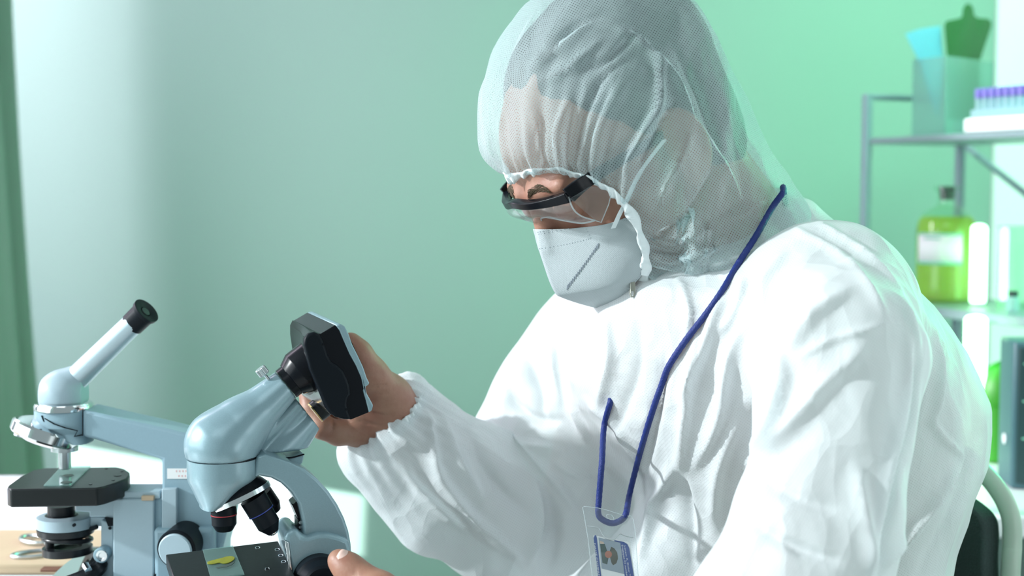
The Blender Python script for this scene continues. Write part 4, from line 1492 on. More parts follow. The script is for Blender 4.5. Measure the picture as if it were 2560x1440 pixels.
FF = [
    ([(1080, 1150), (1130, 1230), (1200, 1305), (1292, 1385)], 15, 0.012),
    ([(1011, 1160), (1050, 1220), (1097, 1262), (1160, 1320)], 12, 0.008),
    ([(1070, 1030), (1085, 1110), (1105, 1210)], 10, 0.007),
    ([(1110, 1050), (1150, 1150), (1210, 1250)], 22, 0.007),
    ([(1180, 1100), (1240, 1200), (1330, 1290)], 26, -0.006),
    ([(1300, 1110), (1380, 1190), (1440, 1270)], 12, 0.010),
    ([(1390, 1155), (1440, 1185), (1490, 1200)], 9, 0.007),
    ([(1340, 1200), (1350, 1300), (1330, 1400)], 16, 0.008),
    ([(1380, 1250), (1395, 1340), (1380, 1420)], 14, -0.007),
    ([(1375, 810), (1392, 900), (1402, 1000)], 16, 0.007),
    ([(1320, 890), (1350, 970), (1360, 1040)], 16, -0.006),
    ([(1195, 1055), (1280, 1100), (1390, 1120)], 14, 0.009),
    ([(1270, 985), (1330, 1040), (1400, 1050)], 14, -0.008),
    ([(1420, 900), (1440, 1010), (1470, 1100)], 18, 0.007),
]
P = folds(P, N_, [(a, b, c * 1.3) for a, b, c in FN], near)
N_ = vnormals(P, Q)
P = folds(P, N_, [(a, b, c * 1.2) for a, b, c in FF], far)
P = relax(P, Q, 2, 0.5)
# gathers that run into the elastic cuff
cz0 = np.array(W(968, 1035, 1.315)); ca = np.array((Vector(wrR) - Vector(elR)).normalized())
rel = P - cz0
along = rel @ ca
u0 = np.cross(ca, [0, 0, 1]); u0 /= np.linalg.norm(u0); v0 = np.cross(ca, u0)
ang = np.arctan2(rel @ v0, rel @ u0)
rr_ = np.linalg.norm(rel, axis=1)
wgt = np.exp(-(rr_ / 0.055) ** 2) * far
P = P + vnormals(P, Q) * (wgt * 0.0022 * (np.sin(ang * 17 + 3 * np.sin(ang * 3)) + 0.6 * np.sin(ang * 29)))[:, None]
suit = np_obj('coverall', P, Q, M['suit'], person, box_uv(P, Q))
suit_bvh = BVHTree.FromPolygons([Vector(p) for p in P], [list(map(int, q)) for q in Q])

# cuff elastic: a gathered band round the wrist


def ruffle(path, outv, width, amp, thick, name, m, parent, f1, f2, n=700):
    """closed frilled strip: path points, the direction the strip runs from them, and small waves across it"""
    L = len(path)
    rings = []
    for i in range(n):
        t = i / n
        a_ = t * L
        k = int(a_) % L
        p = path[k].lerp(path[(k + 1) % L], a_ - int(a_))
        tg = (path[(k + 2) % L] - path[(k - 2) % L]).normalized()
        o = outv(t, p).normalized()
        nrm = tg.cross(o).normalized()
        ph = 2 * math.pi * t
        w1 = math.sin(ph * f1 + 2.0 * math.sin(ph * 5)) + 0.6 * math.sin(ph * f2 + 1.3 * math.sin(ph * 9))
        wd = width * (1 + 0.16 * math.sin(ph * f1 * 0.5 + 1) + 0.12 * math.sin(ph * f2 * 0.31))
        prof = [(-0.5, 0.2), (-0.15, 0.5), (0.2, 0.75), (0.5, 1.0)]
        top = [p + o * (wd * s_) + nrm * (amp * w1 * g_ + thick) for s_, g_ in prof]
        bot = [p + o * (wd * s_) + nrm * (amp * w1 * g_ - thick) for s_, g_ in prof[::-1]]
        rings.append(top + bot)
    rings.append(rings[0])
    return MB().loft(rings, True, (False, False)).build(name, m, parent, angle=180)


cax = (Vector(wrR) - W(1110, 1185, 1.34)).normalized()
ccn = W(986, 1047, 1.317) + cax * 0.001
c1 = cax.cross(Vector((0, 1, 0))).normalized()
c2 = cax.cross(c1)
crad = []
for i in range(90):
    dv_ = c1 * math.cos(2 * math.pi * i / 90) + c2 * math.sin(2 * math.pi * i / 90)
    h_ = body_bvh.ray_cast(ccn + dv_ * 0.06, -dv_, 0.06)
    crad.append((h_[0] - ccn).length if h_[0] is not None else 0.027)
for _ in range(8):
    crad = [max(crad[i], 0.25 * crad[i - 1] + 0.5 * crad[i] + 0.25 * crad[(i + 1) % 90]) for i in range(90)]
cu = [ccn + (c1 * math.cos(2 * math.pi * i / 90) + c2 * math.sin(2 * math.pi * i / 90)) * (min(crad[i], 0.034) + 0.0016) for i in range(90)]
ruffle(cu, lambda t, p: cax, 0.0100, 0.0011, 0.0007, 'cuff', M['hood_elastic'], person, 27, 43)

# ---- hood: rings that swing from the face opening back to the nape
NU, NV = 260, 120
rim_near = [(1278, 449, 0.0), (1330, 437, 0.022), (1385, 435, 0.040), (1440, 442, 0.056), (1500, 466, 0.068), (1556, 512, 0.074), (1592, 580, 0.074), (1608, 640, 0.067), (1606, 695, 0.046), (1592, 745, 0.0)]
def even(pts, n):
    fine = catmull(pts, 600)
    L = [0.0]
    for i in range(599):
        L.append(L[-1] + (fine[i + 1] - fine[i]).length)
    out, j = [], 0
    for k in range(n):
        t = k / (n - 1) * L[-1]
        while j < 598 and L[j + 1] < t:
            j += 1
        out.append(fine[j].lerp(fine[j + 1], (t - L[j]) / max(L[j + 1] - L[j], 1e-9)))
    return out


half = even([PM.pt(a, b, c) for a, b, c in rim_near], NU // 2 + 1)
ring0 = half + [PM.mirror(p) for p in half[-2:0:-1]]
KR = [  # top px, bottom px, side px with its half width
    ((1248, 388), (1600, 758), (1622, 535), 0.080, 0.66),
    ((1238, 318), (1608, 765), (1640, 480), 0.094, 0.75),
    ((1252, 190), (1620, 770), (1660, 420), 0.108),
    ((1312, 55), (1632, 772), (1680, 390), 0.114),
    ((1400, -25), (1645, 775), (1715, 370), 0.115),
    ((1545, -45), (1655, 778), (1745, 370), 0.114),
    ((1668, -8), (1665, 782), (1775, 400), 0.112),
    ((1752, 125), (1675, 786), (1800, 450), 0.108),
    ((1848, 310), (1690, 795), (1825, 560), 0.105),
    ((1915, 425), (1705, 815), (1850, 640), 0.110),
    ((1962, 505), (1725, 850), (1880, 700), 0.125),
    ((2000, 560), (1750, 890), (1920, 760), 0.125)]


def ring_of(tp, bt, sd_, b, pw=0.9):
    T, Bm = PM.pt(*tp), PM.pt(*bt)
    ctr, A = (T + Bm) / 2, (T - Bm) / 2
    side = PM.pt(sd_[0], sd_[1], b)
    shv = side - lat * b - ctr
    out = []
    for i in range(NU):
        p = 2 * math.pi * i / NU
        c_, s_ = math.cos(p), math.sin(p)
        out.append(ctr + A * (math.copysign(abs(c_) ** pw, c_)) + shv * s_ * s_ + lat * (b * math.copysign(abs(s_) ** pw, s_)))
    return out


keys = [ring0] + [ring_of(*k) for k in KR]
kp = np.array([[list(p) for p in r] for r in keys])                 # K x NU x 3
kd = np.concatenate([[0], np.cumsum(np.linalg.norm(np.diff(kp, axis=0), axis=2).mean(1))])
kd /= kd[-1]
vv = np.linspace(0, 1, NV)
G = np.zeros((NV, NU, 3))
for j, v in enumerate(vv):
    i = min(np.searchsorted(kd, v, 'right') - 1, len(kd) - 2)
    t = (v - kd[i]) / (kd[i + 1] - kd[i])
    a0, a1, a2, a3 = kp[max(i - 1, 0)], kp[i], kp[i + 1], kp[min(i + 2, len(kp) - 1)]
    G[j] = 0.5 * (2 * a1 + (a2 - a0) * t + (2 * a0 - 5 * a1 + 4 * a2 - a3) * t * t + (3 * a1 - a0 - 3 * a2 + a3) * t ** 3)
HP = G.reshape(-1, 3)
GO = G.copy()
idx = np.arange(NV * NU).reshape(NV, NU)
HQ = np.stack([idx[:-1], np.roll(idx, -1, 1)[:-1], np.roll(idx, -1, 1)[1:], idx[1:]], -1).reshape(-1, 4)
cen = HP.mean(0)
HN = vnormals(HP, HQ)
if np.einsum('ij,ij->i', HN, HP - cen).mean() < 0:
    HQ = HQ[:, ::-1]; HN = -HN
per = np.linalg.norm(np.diff(np.concatenate([G, G[:, :1]], 1), axis=1), axis=2)
uu = np.concatenate([np.zeros((NV, 1)), np.cumsum(per[:, :-1], 1)], 1)
hx_, hy_, hd_ = proj(HP)
HUV = np.stack([HP[:, 0] + 0.3 * HP[:, 1], HP[:, 2]], 1)
vg = np.repeat(vv[:, None], NU, 1).ravel()
ug = np.tile(np.arange(NU) / NU, NV) * 2 * math.pi
mlen = kd[-1]
gath = 0.75 * (0.0042 * np.sin(ug * 31 + 2 * np.sin(ug * 5)) + 0.003 * np.sin(ug * 47 + 1.7 * np.sin(ug * 7)) + 0.003 * np.sin(ug * 19 + 0.4)) * np.exp(-vg / 0.13) * np.clip(vg / 0.035, 0.06, 1)
HP = HP + HN * gath[:, None]
HN = vnormals(HP, HQ)
HP = crumple(HP, HN, 130, 0.0050, (1, 1, 0.6), seed=9, w=np.clip(vg * 6, 0, 1))
HN = vnormals(HP, HQ)
HP = crumple(HP, HN, 700, 0.0014, (1, 1, 0.6), seed=13, w=np.clip(vg * 6, 0, 1))
HN = vnormals(HP, HQ)
HF = [
    ([(1480, 410), (1500, 320), (1545, 220)], 12, 0.007), ([(1400, 410), (1392, 330), (1420, 250)], 12, 0.007), ([(1340, 415), (1345, 340), (1330, 280)], 9, 0.006),
    ([(1440, 400), (1455, 300), (1500, 200), (1560, 150)], 10, -0.006), ([(1560, 470), (1580, 380), (1640, 270), (1640, 140)], 14, 0.010),
    ([(1600, 420), (1640, 330), (1700, 240)], 12, -0.006), ([(1610, 560), (1660, 470), (1720, 330)], 14, 0.008), ([(1630, 600), (1720, 540), (1790, 420)], 16, -0.007),
    ([(1380, 120), (1440, 60), (1500, 40)], 10, -0.006), ([(1300, 160), (1380, 130), (1470, 60)], 12, 0.007), ([(1330, 210), (1420, 170), (1500, 100)], 10, 0.006),
    ([(1360, 20), (1320, 80), (1290, 150)], 14, 0.006), ([(1640, 140), (1690, 200), (1730, 300)], 14, 0.008), ([(1690, 120), (1750, 230), (1800, 380)], 14, -0.007),
    ([(1740, 300), (1800, 400), (1850, 500)], 14, 0.007), ([(1790, 560), (1860, 520), (1930, 500)], 14, 0.006), ([(1630, 640), (1720, 640), (1830, 590)], 12, 0.008),
    ([(1640, 690), (1740, 700), (1840, 660)], 12, -0.007), ([(1640, 600), (1700, 600), (1780, 560)], 10, 0.006), ([(1650, 740), (1730, 760), (1800, 740)], 12, 0.006),
    ([(1245, 330), (1262, 260), (1270, 190)], 8, 0.003), ([(1530, 60), (1600, 100), (1650, 170)], 14, 0.006), ([(1450, 180), (1530, 140), (1600, 60)], 12, -0.005)]
HP = folds(HP, HN, HF)
# the cloth lies on the head, never inside it
for i in np.nonzero((vg > 0.004) & (vg < 0.75))[0]:
    for bv in (body_bvh, hair_bvh):
        q = Vector(HP[i])
        n_ = bv.find_nearest(q, 0.05)
        if n_[0] is not None:
            s_ = (q - n_[0]).dot(n_[1])
            if s_ < 0.0028:
                HP[i] = n_[0] + n_[1] * 0.0028
hood = np_obj('hood', HP, HQ, M['hood'], person, box_uv(HP, HQ))
hood_bvh = BVHTree.FromPolygons([Vector(p) for p in HP], [list(map(int, q)) for q in HQ])
# gathered elastic along the face opening
G0 = HP.reshape(NV, NU, 3)[0]
odir = GO[0] - GO[4]
for _ in range(30):
    odir = 0.25 * np.roll(odir, 1, 0) + 0.5 * odir + 0.25 * np.roll(odir, -1, 0)
orim = [Vector(q).normalized() for q in odir]
ctr0 = Vector(GO[0].mean(0))
path0 = []
for k_, q in enumerate(GO[0]):
    rad_ = Vector(q) - ctr0
    rad_ = (rad_ - orim[k_] * rad_.dot(orim[k_])).normalized()
    path0.append(Vector(q) + rad_ * 0.0026 - orim[k_] * 0.0015)
ruffle(path0, lambda t, p: orim[int(t * NU) % NU], 0.0085, 0.0011, 0.0006, 'hood_elastic', M['hood_elastic'], person, 41, 67, 1500)
# zipper pull below the chin
zd = min([((h_ - CAM).dot(Vector((0, cp_, -sp_)))) for bv in (suit_bvh, hood_bvh) for yy in (702, 722, 742) for h_ in [hit(bv, 1582, yy, 0.003)[0]] if h_ is not None] + [1.24])
zp = W(1582, 702, zd)
zq = W(1581, 742, zd)
zr = MB()
zw = PM.ex * 0.0021
rg = [zp - zw * 0.7, zp + zw * 0.7, zq + zw + Vector((0, 0, .003)), zq + zw * 0.6, zq - zw * 0.6, zq - zw + Vector((0, 0, .003))]
zr.tube(rg, 0.00075, 8, True)
zr.box((zp + zq) / 2 + Vector((0, 0, 0.0022)), (0.0030, 0.0007, 0.0085))
zr.build('zipper_pull', mat('zip_nickel', (0.42, 0.42, 0.36), 0.35, metal=0.5), person)

# ------------------------------------------------------------------ folded respirator mask
mask = thing('face_mask', PM.pt(1500, 765, 0.0), 'white folded respirator mask covering nose and mouth of the person', 'mask')
seam_px = [(1338, 573), (1346, 615), (1360, 660), (1376, 706), (1390, 733), (1404, 742), (1440, 755), (1480, 766), (1522, 775)]
edge_px = [(1578, 540, 0.063), (1596, 572, 0.064), (1605, 610, 0.064), (1607, 650, 0.061), (1603, 685, 0.056), (1590, 703, 0.050), (1570, 727, 0.040), (1548, 753, 0.026), (1527, 774, 0.006)]
NS, NT = 60, 44
seam = catmull([PM.pt(a, b, 0.0) for a, b in seam_px], NS)
edge = catmull([PM.pt(a, b, c) for a, b, c in edge_px], NS)
grid = []
for i in range(NS):
    s = i / (NS - 1)
    row = []
    for j in range(NT):
        t = j / (NT - 1)
        p = seam[i].lerp(edge[i], t)
        bul = math.sin(math.pi * t) * 0.5 + 0.5 * math.sin(math.pi * min(t * 1.0, 1))
        p = p + lat * (0.013 * bul * math.sin(math.pi * min(0.12 + s * 0.9, 1)))
        if s < 0.12:      # top hem dips a little along the cheek
            k = (1 - s / 0.12)
            p = p + Vector((0, 0, -0.0035 * math.sin(math.pi * t) * k))
        row.append(p)
    grid.append(row)
# the panel rests on the face: where the cheek would come through, lift it off the skin
lift = np.zeros((NS, NT))
for i in range(NS):
    for j in range(1, NT):
        h = body_bvh.ray_cast(grid[i][j] + lat * 0.12, -lat, 0.125)
        if h[0] is not None:
            lift[i, j] = max(0.0, (h[0] - grid[i][j]).dot(lat) + 0.0025)
print('mask lift', lift.max())
for _ in range(6):
    l2 = np.pad(lift, 1, mode='edge')
    lift = np.maximum(lift, 0.25 * (l2[:-2, 1:-1] + l2[2:, 1:-1] + l2[1:-1, :-2] + l2[1:-1, 2:]))
    lift[:, 0] = 0
for i in range(NS):
    for j in range(NT):
        grid[i][j] = grid[i][j] + lat * float(lift[i, j])
for sgn, nm in ((1, 'mask_panel'), (-1, 'mask_panel')):
    mb = MB()
    gg = grid if sgn > 0 else [[PM.mirror(p) for p in r] for r in grid]
    mb.loft(gg, False, (False, False))
    mb.uv = [((p - C).dot(PM.ex), p.z) for p in mb.v]
    mb.build(nm, M['mask'], mask, solid=0.0012, angle=180)
mask_bvh = BVHTree.FromPolygons([p for r in grid for p in r], [(i * NT + j, i * NT + j + 1, (i + 1) * NT + j + 1, (i + 1) * NT + j) for i in range(NS - 1) for j in range(NT - 1)])
M['stitch'] = mat('weld_grey', (0.42, 0.48, 0.52), 0.7)
M['stitch_dark'] = mat('weld_dark', (0.22, 0.26, 0.30), 0.7)


def dots(pts, spacing, size, m, name, tick=None):
    mb = MB()
    L = [Vector((a, b, 0)) for a, b in pts]
    tot = sum((L[i + 1] - L[i]).length for i in range(len(L) - 1))
    n = max(int(tot / spacing), 2)
    fine = catmull(L, 200) if len(L) > 2 else [L[0].lerp(L[1], i / 199) for i in range(200)]
    for k in range(n + 1):
        p = fine[int(k / n * 199)]
        h, nn_ = hit(mask_bvh, p.x, p.y, 0.0)
        if h is None: continue
        if tick:
            h2, _ = hit(mask_bvh, p.x + tick[0], p.y + tick[1], 0.0)
            if h2 is None: continue
            a, b = h + nn_ * 0.0007, h2 + nn_ * 0.0007
            wv = (b - a).cross(nn_).normalized() * size
            mb.prism([a - wv, a + wv, b + wv, b - wv], nn_ * 0.0003)
        else:
            mb.lathe(h + nn_ * 0.0004, nn_, [(0, size), (0.0006, size * 0.8)], 7)
    if mb.v:
        tag(mb.build(name, m, mask), kind='stuff')


dots([(1497, 607), (1458, 662), (1420, 712)], 6.4, 0.00036, M['stitch_dark'], 'weld_marks', (-1.5, 12))
dots([(1350, 621), (1400, 613), (1440, 605), (1475, 596)], 7.2, 0.00042, M['stitch'], 'weld_dots')
dots([(1477, 594), (1472, 583), (1466, 573)], 7, 0.00042, M['stitch'], 'weld_dots')
dots([(1348, 585), (1420, 572), (1480, 562), (1540, 550), (1578, 553)], 7.5, 0.00040, M['stitch'], 'weld_dots')
dots([(1346, 580), (1420, 567), (1480, 557), (1540, 545), (1578, 548)], 7.5, 0.00040, M['stitch'], 'weld_dots')
dots([(1603, 655), (1600, 684), (1584, 704), (1560, 730), (1536, 758)], 6.5, 0.00036, M['stitch'], 'weld_dots')
# ear loop
ea_, en = hit(mask_bvh, 1532, 570, 0.0012)
lp = [ea_, PM.pt(1548, 535, 0.070), PM.pt(1562, 508, 0.0745), PM.pt(1600, 430, 0.083), PM.pt(1660, 350, 0.088)]
st = MB()
strip = []
for p in catmull(lp, 14):
    strip.append([p - PM.ex * 0.0022 - hu * 0.001, p + PM.ex * 0.0022 + hu * 0.001, p + PM.ex * 0.0022 + lat * 0.0008, p - PM.ex * 0.0022 + lat * 0.0008])
st.loft(strip)
st.build('ear_loop', M['hood_elastic'], mask)

# ------------------------------------------------------------------ safety glasses
gl = thing('safety_glasses', PM.pt(1330, 514, 0.02), 'safety glasses with black brow bar and clear lenses above the mask', 'glasses')
barn = [(1286, 509, 0.0), (1318, 512, 0.018), (1352, 508, 0.034), (1390, 500, 0.048), (1424, 490, 0.060)]
bn = [PM.pt(*p) for p in barn]
full = [PM.mirror(p) for p in bn[:0:-1]] + bn
cl_ = catmull(full, 50)
bar = []
for i, p in enumerate(cl_):
    e = abs(i / 49 - 0.5) * 2
    hgt = 0.0030 + 0.0016 * e ** 2
    fo = hf
    bar.append([p + hu * hgt + fo * 0.0005, p + hu * hgt * 0.9 + fo * 0.0032, p - hu * hgt + fo * 0.0036, p - hu * hgt * 1.1 + fo * 0.001, p - hu * hgt * 0.9 - fo * 0.0015, p + hu * hgt * 0.8 - fo * 0.0045])
MB().loft(bar).build('brow_bar', M['black'], gl, bevel=0.0005, angle=30)
for sg in (1, -1):
    tp = [PM.pt(1421, 489, 0.061), PM.pt(1446, 468, 0.0650), PM.pt(1480, 444, 0.0665), PM.pt(1560, 395, 0.0740), PM.pt(1690, 320, 0.0800)]
    if sg < 0:
        tp = [PM.mirror(p) for p in tp]
    rows_ = []
    cc_ = catmull(tp, 26)
    for i, p in enumerate(cc_):
        t = i / 25
        h2 = 0.0072 * (1 - 0.5 * t)
        tng = (cc_[min(i + 1, 25)] - cc_[max(i - 1, 0)]).normalized()
        upv = (lat * sg).cross(tng).normalized()
        rows_.append([p + upv * h2 - lat * sg * 0.002, p + upv * h2 + lat * sg * 0.0014, p - upv * h2 + lat * sg * 0.0014, p - upv * h2 - lat * sg * 0.002])
    MB().loft(rows_).build('temple', M['black'], gl, bevel=0.0006)
# lenses: a clear curved shield with a notch for the nose
low = [(1368, 562, 0.0, 0), (1352, 548, 0.010, 0), (1372, 543, 0.022, 0), (1412, 552, 0.038, 0), (1455, 558, 0.050, 0), (1488, 551, 0.060, 0)]
lown = catmull([PM.pt(a, b, c) for a, b, c, _ in low], 30)
uppn = catmull(bn, 30)
for sg in (1, -1):
    g2 = []
    for i in range(30):
        a, b = uppn[i] + hf * 0.001, lown[i]
        col_ = []
        for j in range(12):
            t = j / 11
            p = a.lerp(b, t) + hf * (0.006 * math.sin(math.pi * t))
            col_.append(p if sg > 0 else PM.mirror(p))
        g2.append(col_)
    ln_ = MB().loft(g2, False, (False, False)).build('lens', M['lens_clear'], gl, solid=0.0012, angle=180)
    MB().tube([c_[-1] for c_ in g2], 0.0007, 6).build('lens_edge', M['edge_clear'], gl)
    MB().tube([p for p in g2[-1]], 0.0007, 6).build('lens_edge', M['edge_clear'], gl)
    sh_px = [(1424, 497, 0.0615), (1490, 552, 0.0615), (1503, 556, 0.0640), (1522, 510, 0.0720), (1528, 484, 0.0740), (1520, 466, 0.0745), (1475, 466, 0.072)]
    sh = [PM.pt(*p) for p in sh_px]
    if sg < 0:
        sh = [PM.mirror(p) for p in sh]
    MB().prism(sh, lat * (0.0010 * sg)).build('side_shield', M['lens_clear'], gl)
    MB().tube(sh[1:5], 0.0005, 6).build('shield_edge', M['edge_clear'], gl)

# ------------------------------------------------------------------ lanyard and badge
def surf(px, py, off):
    best = None
    for bv in (suit_bvh, hood_bvh):
        h, n_ = hit(bv, px, py, off)
        if h is not None and (best is None or (h - CAM).length < (best - CAM).length):
            best = h
    return best


lan = thing('lanyard', W(1530, 1290, 1.19), 'blue cord lanyard round the neck carrying a clear badge pouch', 'lanyard')
path1 = [(1957, 482), (1930, 520), (1890, 590), (1845, 660), (1805, 728), (1765, 785), (1715, 850), (1672, 915), (1655, 960), (1637, 1010), (1612, 1090), (1590, 1170), (1573, 1240)]
pl = []
dep = []
for a, b in path1:
    p = surf(a, b, 0.0045)
    pl.append(p if p is not None else PM.pt(a, b, 0.06))
dz_ = [(p - CAM).dot(Vector((0, cp_, -sp_))) for p in pl]
for i in range(len(pl)):                      # a taut cord: it bridges the hollows
    lo_, hi_ = max(i - 2, 0), min(i + 2, len(pl) - 1)
    dmin = min(dz_[i], 0.5 * (dz_[lo_] + dz_[hi_]))
    pl[i] = W(path1[i][0], path1[i][1], dmin)
dend = min((pl[-1] - CAM).dot(Vector((0, cp_, -sp_))), 1.20)
path2 = [(1566, 1280), (1556, 1298), (1532, 1308), (1508, 1300), (1496, 1284), (1498, 1240), (1505, 1150), (1516, 1060), (1527, 1000)]
p2l = [W(a, b, dend - 0.002) for a, b in path2[:-2]]
p2l += [surf(1516, 1060, 0.003) or W(1516, 1060, 1.2), surf(1527, 1003, 0.0005) or W(1527, 1003, 1.2)]
p2l += [p2l[-1] + Vector((0.003, 0.035, 0.004)), p2l[-1] + Vector((0.005, 0.09, 0.0))]
behind = [pl[0] + Vector((0.004, 0.02, 0.004)), pl[0] + Vector((0.012, 0.05, -0.012))]
cord = catmull(behind[::-1] + pl + p2l, 260)
MB().tube(cord, [(0.00255 + 0.0002 * (i % 2)) * min(1.0, 0.25 + (259 - i) / 26) for i in range(260)], 10).build('cord', M['navy'], lan, angle=180)

bd_ = dend - 0.006
badge = thing('badge', W(1530, 1440, bd_), 'clear plastic pouch with blue striped identity card hanging on the lanyard', 'badge')
BO = W(1455, 1266, bd_)
bu = (W(1583, 1293, bd_ - 0.002) - BO)                     # across the top edge
bvv = (W(1492, 1520, bd_ - 0.004) - BO)                    # down the left edge
bn_ = bu.cross(bvv).normalized()
if bn_.y > 0: bn_ = -bn_


def A2(px, py, h=0.0):
    r = ray(px, py)
    o = BO + bn_ * h
    return CAM + r * ((o - CAM).dot(bn_) / r.dot(bn_))


pouch_px = [(1457, 1268), (1462, 1266), (1495, 1270), (1520, 1276), (1548, 1285), (1560, 1290), (1576, 1290), (1582, 1296), (1586, 1315), (1590, 1352), (1600, 1510), (1490, 1510), (1478, 1420), (1470, 1345), (1464, 1310)]
MB().prism([A2(x, y, 0.0) for x, y in pouch_px], bn_ * 0.0005).build('pouch', M['lens_clear'], badge)
MB().tube([A2(x, y, 0.0003) for x, y in pouch_px], 0.00035, 5, True).build('pouch_edge', M['edge_clear'], badge)
flap = [(1469, 1315), (1485, 1317), (1498, 1322), (1505, 1336), (1514, 1346), (1526, 1350), (1538, 1347), (1547, 1337), (1551, 1335), (1566, 1341), (1583, 1344)]
MB().tube([A2(x, y, 0.0008) for x, y in flap], 0.00028, 5).build('flap_edge', M['steel'], badge)
MB().tube([A2(x, y, 0.0008) for x, y in ((1516, 1288), (1519, 1286), (1530, 1288), (1534, 1294), (1535, 1300), (1527, 1299), (1518, 1295))], 0.0003, 5, True).build('hanging_slot', M['edge_clear'], badge)
card = MB().prism([A2(x, y, -0.0012) for x, y in ((1483, 1338), (1571, 1354), (1576, 1362), (1596, 1510), (1506, 1510))], bn_ * 0.0007).build('identity_card', M['paper'], badge)
MB().prism([A2(x, y, -0.0004) for x, y in ((1484, 1345), (1487, 1338), (1490, 1338), (1492, 1345), (1511, 1510), (1503, 1510))], bn_ * 0.0001).build('left_stripe', M['card_blue'], card)
MB().prism([A2(x, y, -0.0004) for x, y in ((1536, 1350), (1560, 1355), (1568, 1360), (1573, 1370), (1596, 1510), (1571, 1510), (1551, 1358), (1536, 1354))], bn_ * 0.0001).build('right_stripe', M['card_blue'], card)
M['photo_bg'] = mat('photo_grey', (0.30, 0.36, 0.42), 0.35)
M['photo_dark'] = mat('photo_green', (0.03, 0.07, 0.06), 0.35)
M['photo_olive'] = mat('photo_olive', (0.06, 0.06, 0.035), 0.35)
M['photo_skin'] = mat('photo_skin', (0.40, 0.13, 0.07), 0.4)
M['photo_light'] = mat('photo_light', (0.62, 0.47, 0.36), 0.4)
ph = MB().prism([A2(x, y, -0.0003) for x, y in ((1496, 1343.5), (1551, 1357), (1561, 1435), (1504, 1421))], bn_ * 0.0001).build('portrait_photo', M['photo_bg'], card)
for nm, pts, m_ in (('photo_jacket', ((1500, 1360), (1512, 1360), (1522, 1390), (1518, 1411), (1506, 1407)), M['photo_dark']),
                    ('photo_collar', ((1499, 1352), (1509, 1355), (1510, 1360), (1500, 1359)), M['photo_light']),
                    ('photo_hair', ((1528, 1367), (1536, 1371), (1543, 1381), (1545, 1396), (1541, 1408), (1533, 1413), (1529, 1408), (1525, 1393), (1524, 1378)), M['photo_olive'])):
    MB().prism([A2(x, y, -0.0002) for x, y in pts], bn_ * 0.00006).build(nm, m_, ph)
MB().prism([A2(1521 + 9 * math.cos(a), 1386 + 9 * math.sin(a), -0.00012) for a in [2 * math.pi * i / 18 for i in range(18)]], bn_ * 0.00006).build('photo_face', M['photo_skin'], ph)


def text(body_, px, py, px2, py2, h, m, parent, name):
    """flat lettering lying in the card, running from one pixel to another"""
    cu_ = bpy.data.curves.new(name, 'FONT')
    cu_.body = body_
    cu_.size = 1.0
    o = bpy.data.objects.new(name, cu_)
    COL.objects.link(o)
    me = bpy.data.meshes.new_from_object(o.evaluated_get(bpy.context.evaluated_depsgraph_get()))
    bpy.data.objects.remove(o)
    a, b = A2(px, py, -0.0002), A2(px2, py2, -0.0002)
    ex_ = (b - a)
    xs = [v.co.x for v in me.vertices]
    L = max(xs) - min(xs)
    sx = ex_.length / L
    ex_.normalize()
    ey = bn_.cross(ex_)
    org = Vector(parent['_org'])
    for v in me.vertices:
        v.co = a + ex_ * (v.co.x * sx) + ey * (v.co.y * h) - org
    me.materials.append(m)
    t = bpy.data.objects.new(name, me)
    t['_org'] = list(org)
    COL.objects.link(t)
    t.parent = parent
    return t


text('Employee ID number', 1553.5, 1362, 1566, 1442, 0.0020, M['paper'], card, 'card_text')
text('Lorem A. Dolor T', 1560, 1364, 1573, 1440, 0.0018, M['paper'], card, 'card_text')
text('NAME COMPANY', 1485, 1358, 1497, 1450, 0.0018, M['paper'], card, 'card_text')

# ------------------------------------------------------------------ chair behind the person
chair = thing('chair', Vector((PM.pt(2300, 1440).x, PM.pt(2300, 1440).y, 0)), 'chair with pale tube back frame and dark grey fabric backrest', 'chair')
DC = 1.365
corner = [W(2526, 1440, DC), W(2530, 1350, DC), W(2524, 1280, DC)]
n0 = W(2524, 1280, DC)
cpath = [Vector((n0.x - 0.002, n0.y, 0.46)), W(2524, 1480, DC), W(2530, 1360, DC), W(2525, 1285, DC)]
top = W(2452, 1131, DC) - lat * 0.06 + lat * 0.0
A0 = W(2509, 1218, DC) - lat * 0.012
A1 = W(2484, 1160, DC) - lat * 0.036
A2_ = W(2452, 1128, DC) - lat * 0.062
far_ = [p - lat * 0.0 for p in (A2_ - lat * 0.10 + Vector((0, 0, 0.004)), A2_ - lat * 0.20)]
mirror_mid = n0 - lat * 0.18
mir = lambda p: p - lat * (2 * (p - mirror_mid).dot(lat))
half_ = cpath + [A0, A1, A2_, A2_ - lat * 0.07 + Vector((0, 0, 0.005))]
fr_pts = half_ + [mir(p) for p in half_[::-1]]
MB().tube(catmull(fr_pts, 110), 0.0092, 16).build('back_frame', M['chair_tube'], chair, angle=180)
bk = []
for p in catmull([Vector((n0.x, n0.y, 0.62)), W(2492, 1440, DC), W(2493, 1345, DC), W(2484, 1296, DC), W(2464, 1262, DC) - lat * 0.012, W(2440, 1238, DC) - lat * 0.03], 26):
    bk.append(p - lat * 0.006)
bk = bk + [mir(p) for p in bk[::-1]]
MB().prism([p + PM.ex * 0.010 for p in bk], -PM.ex * 0.022).build('backrest', M['chair_fabric'], chair, bevel=0.003)
seat_c = Vector((n0.x, n0.y, 0)) - lat * 0.19 - PM.ex * 0.20
MB().box(seat_c + Vector((0, 0, 0.455)), (0.42, 0.40, 0.05), Matrix.Rotation(YAW, 3, 'Z')).build('seat', M['chair_fabric'], chair, bevel=0.015)
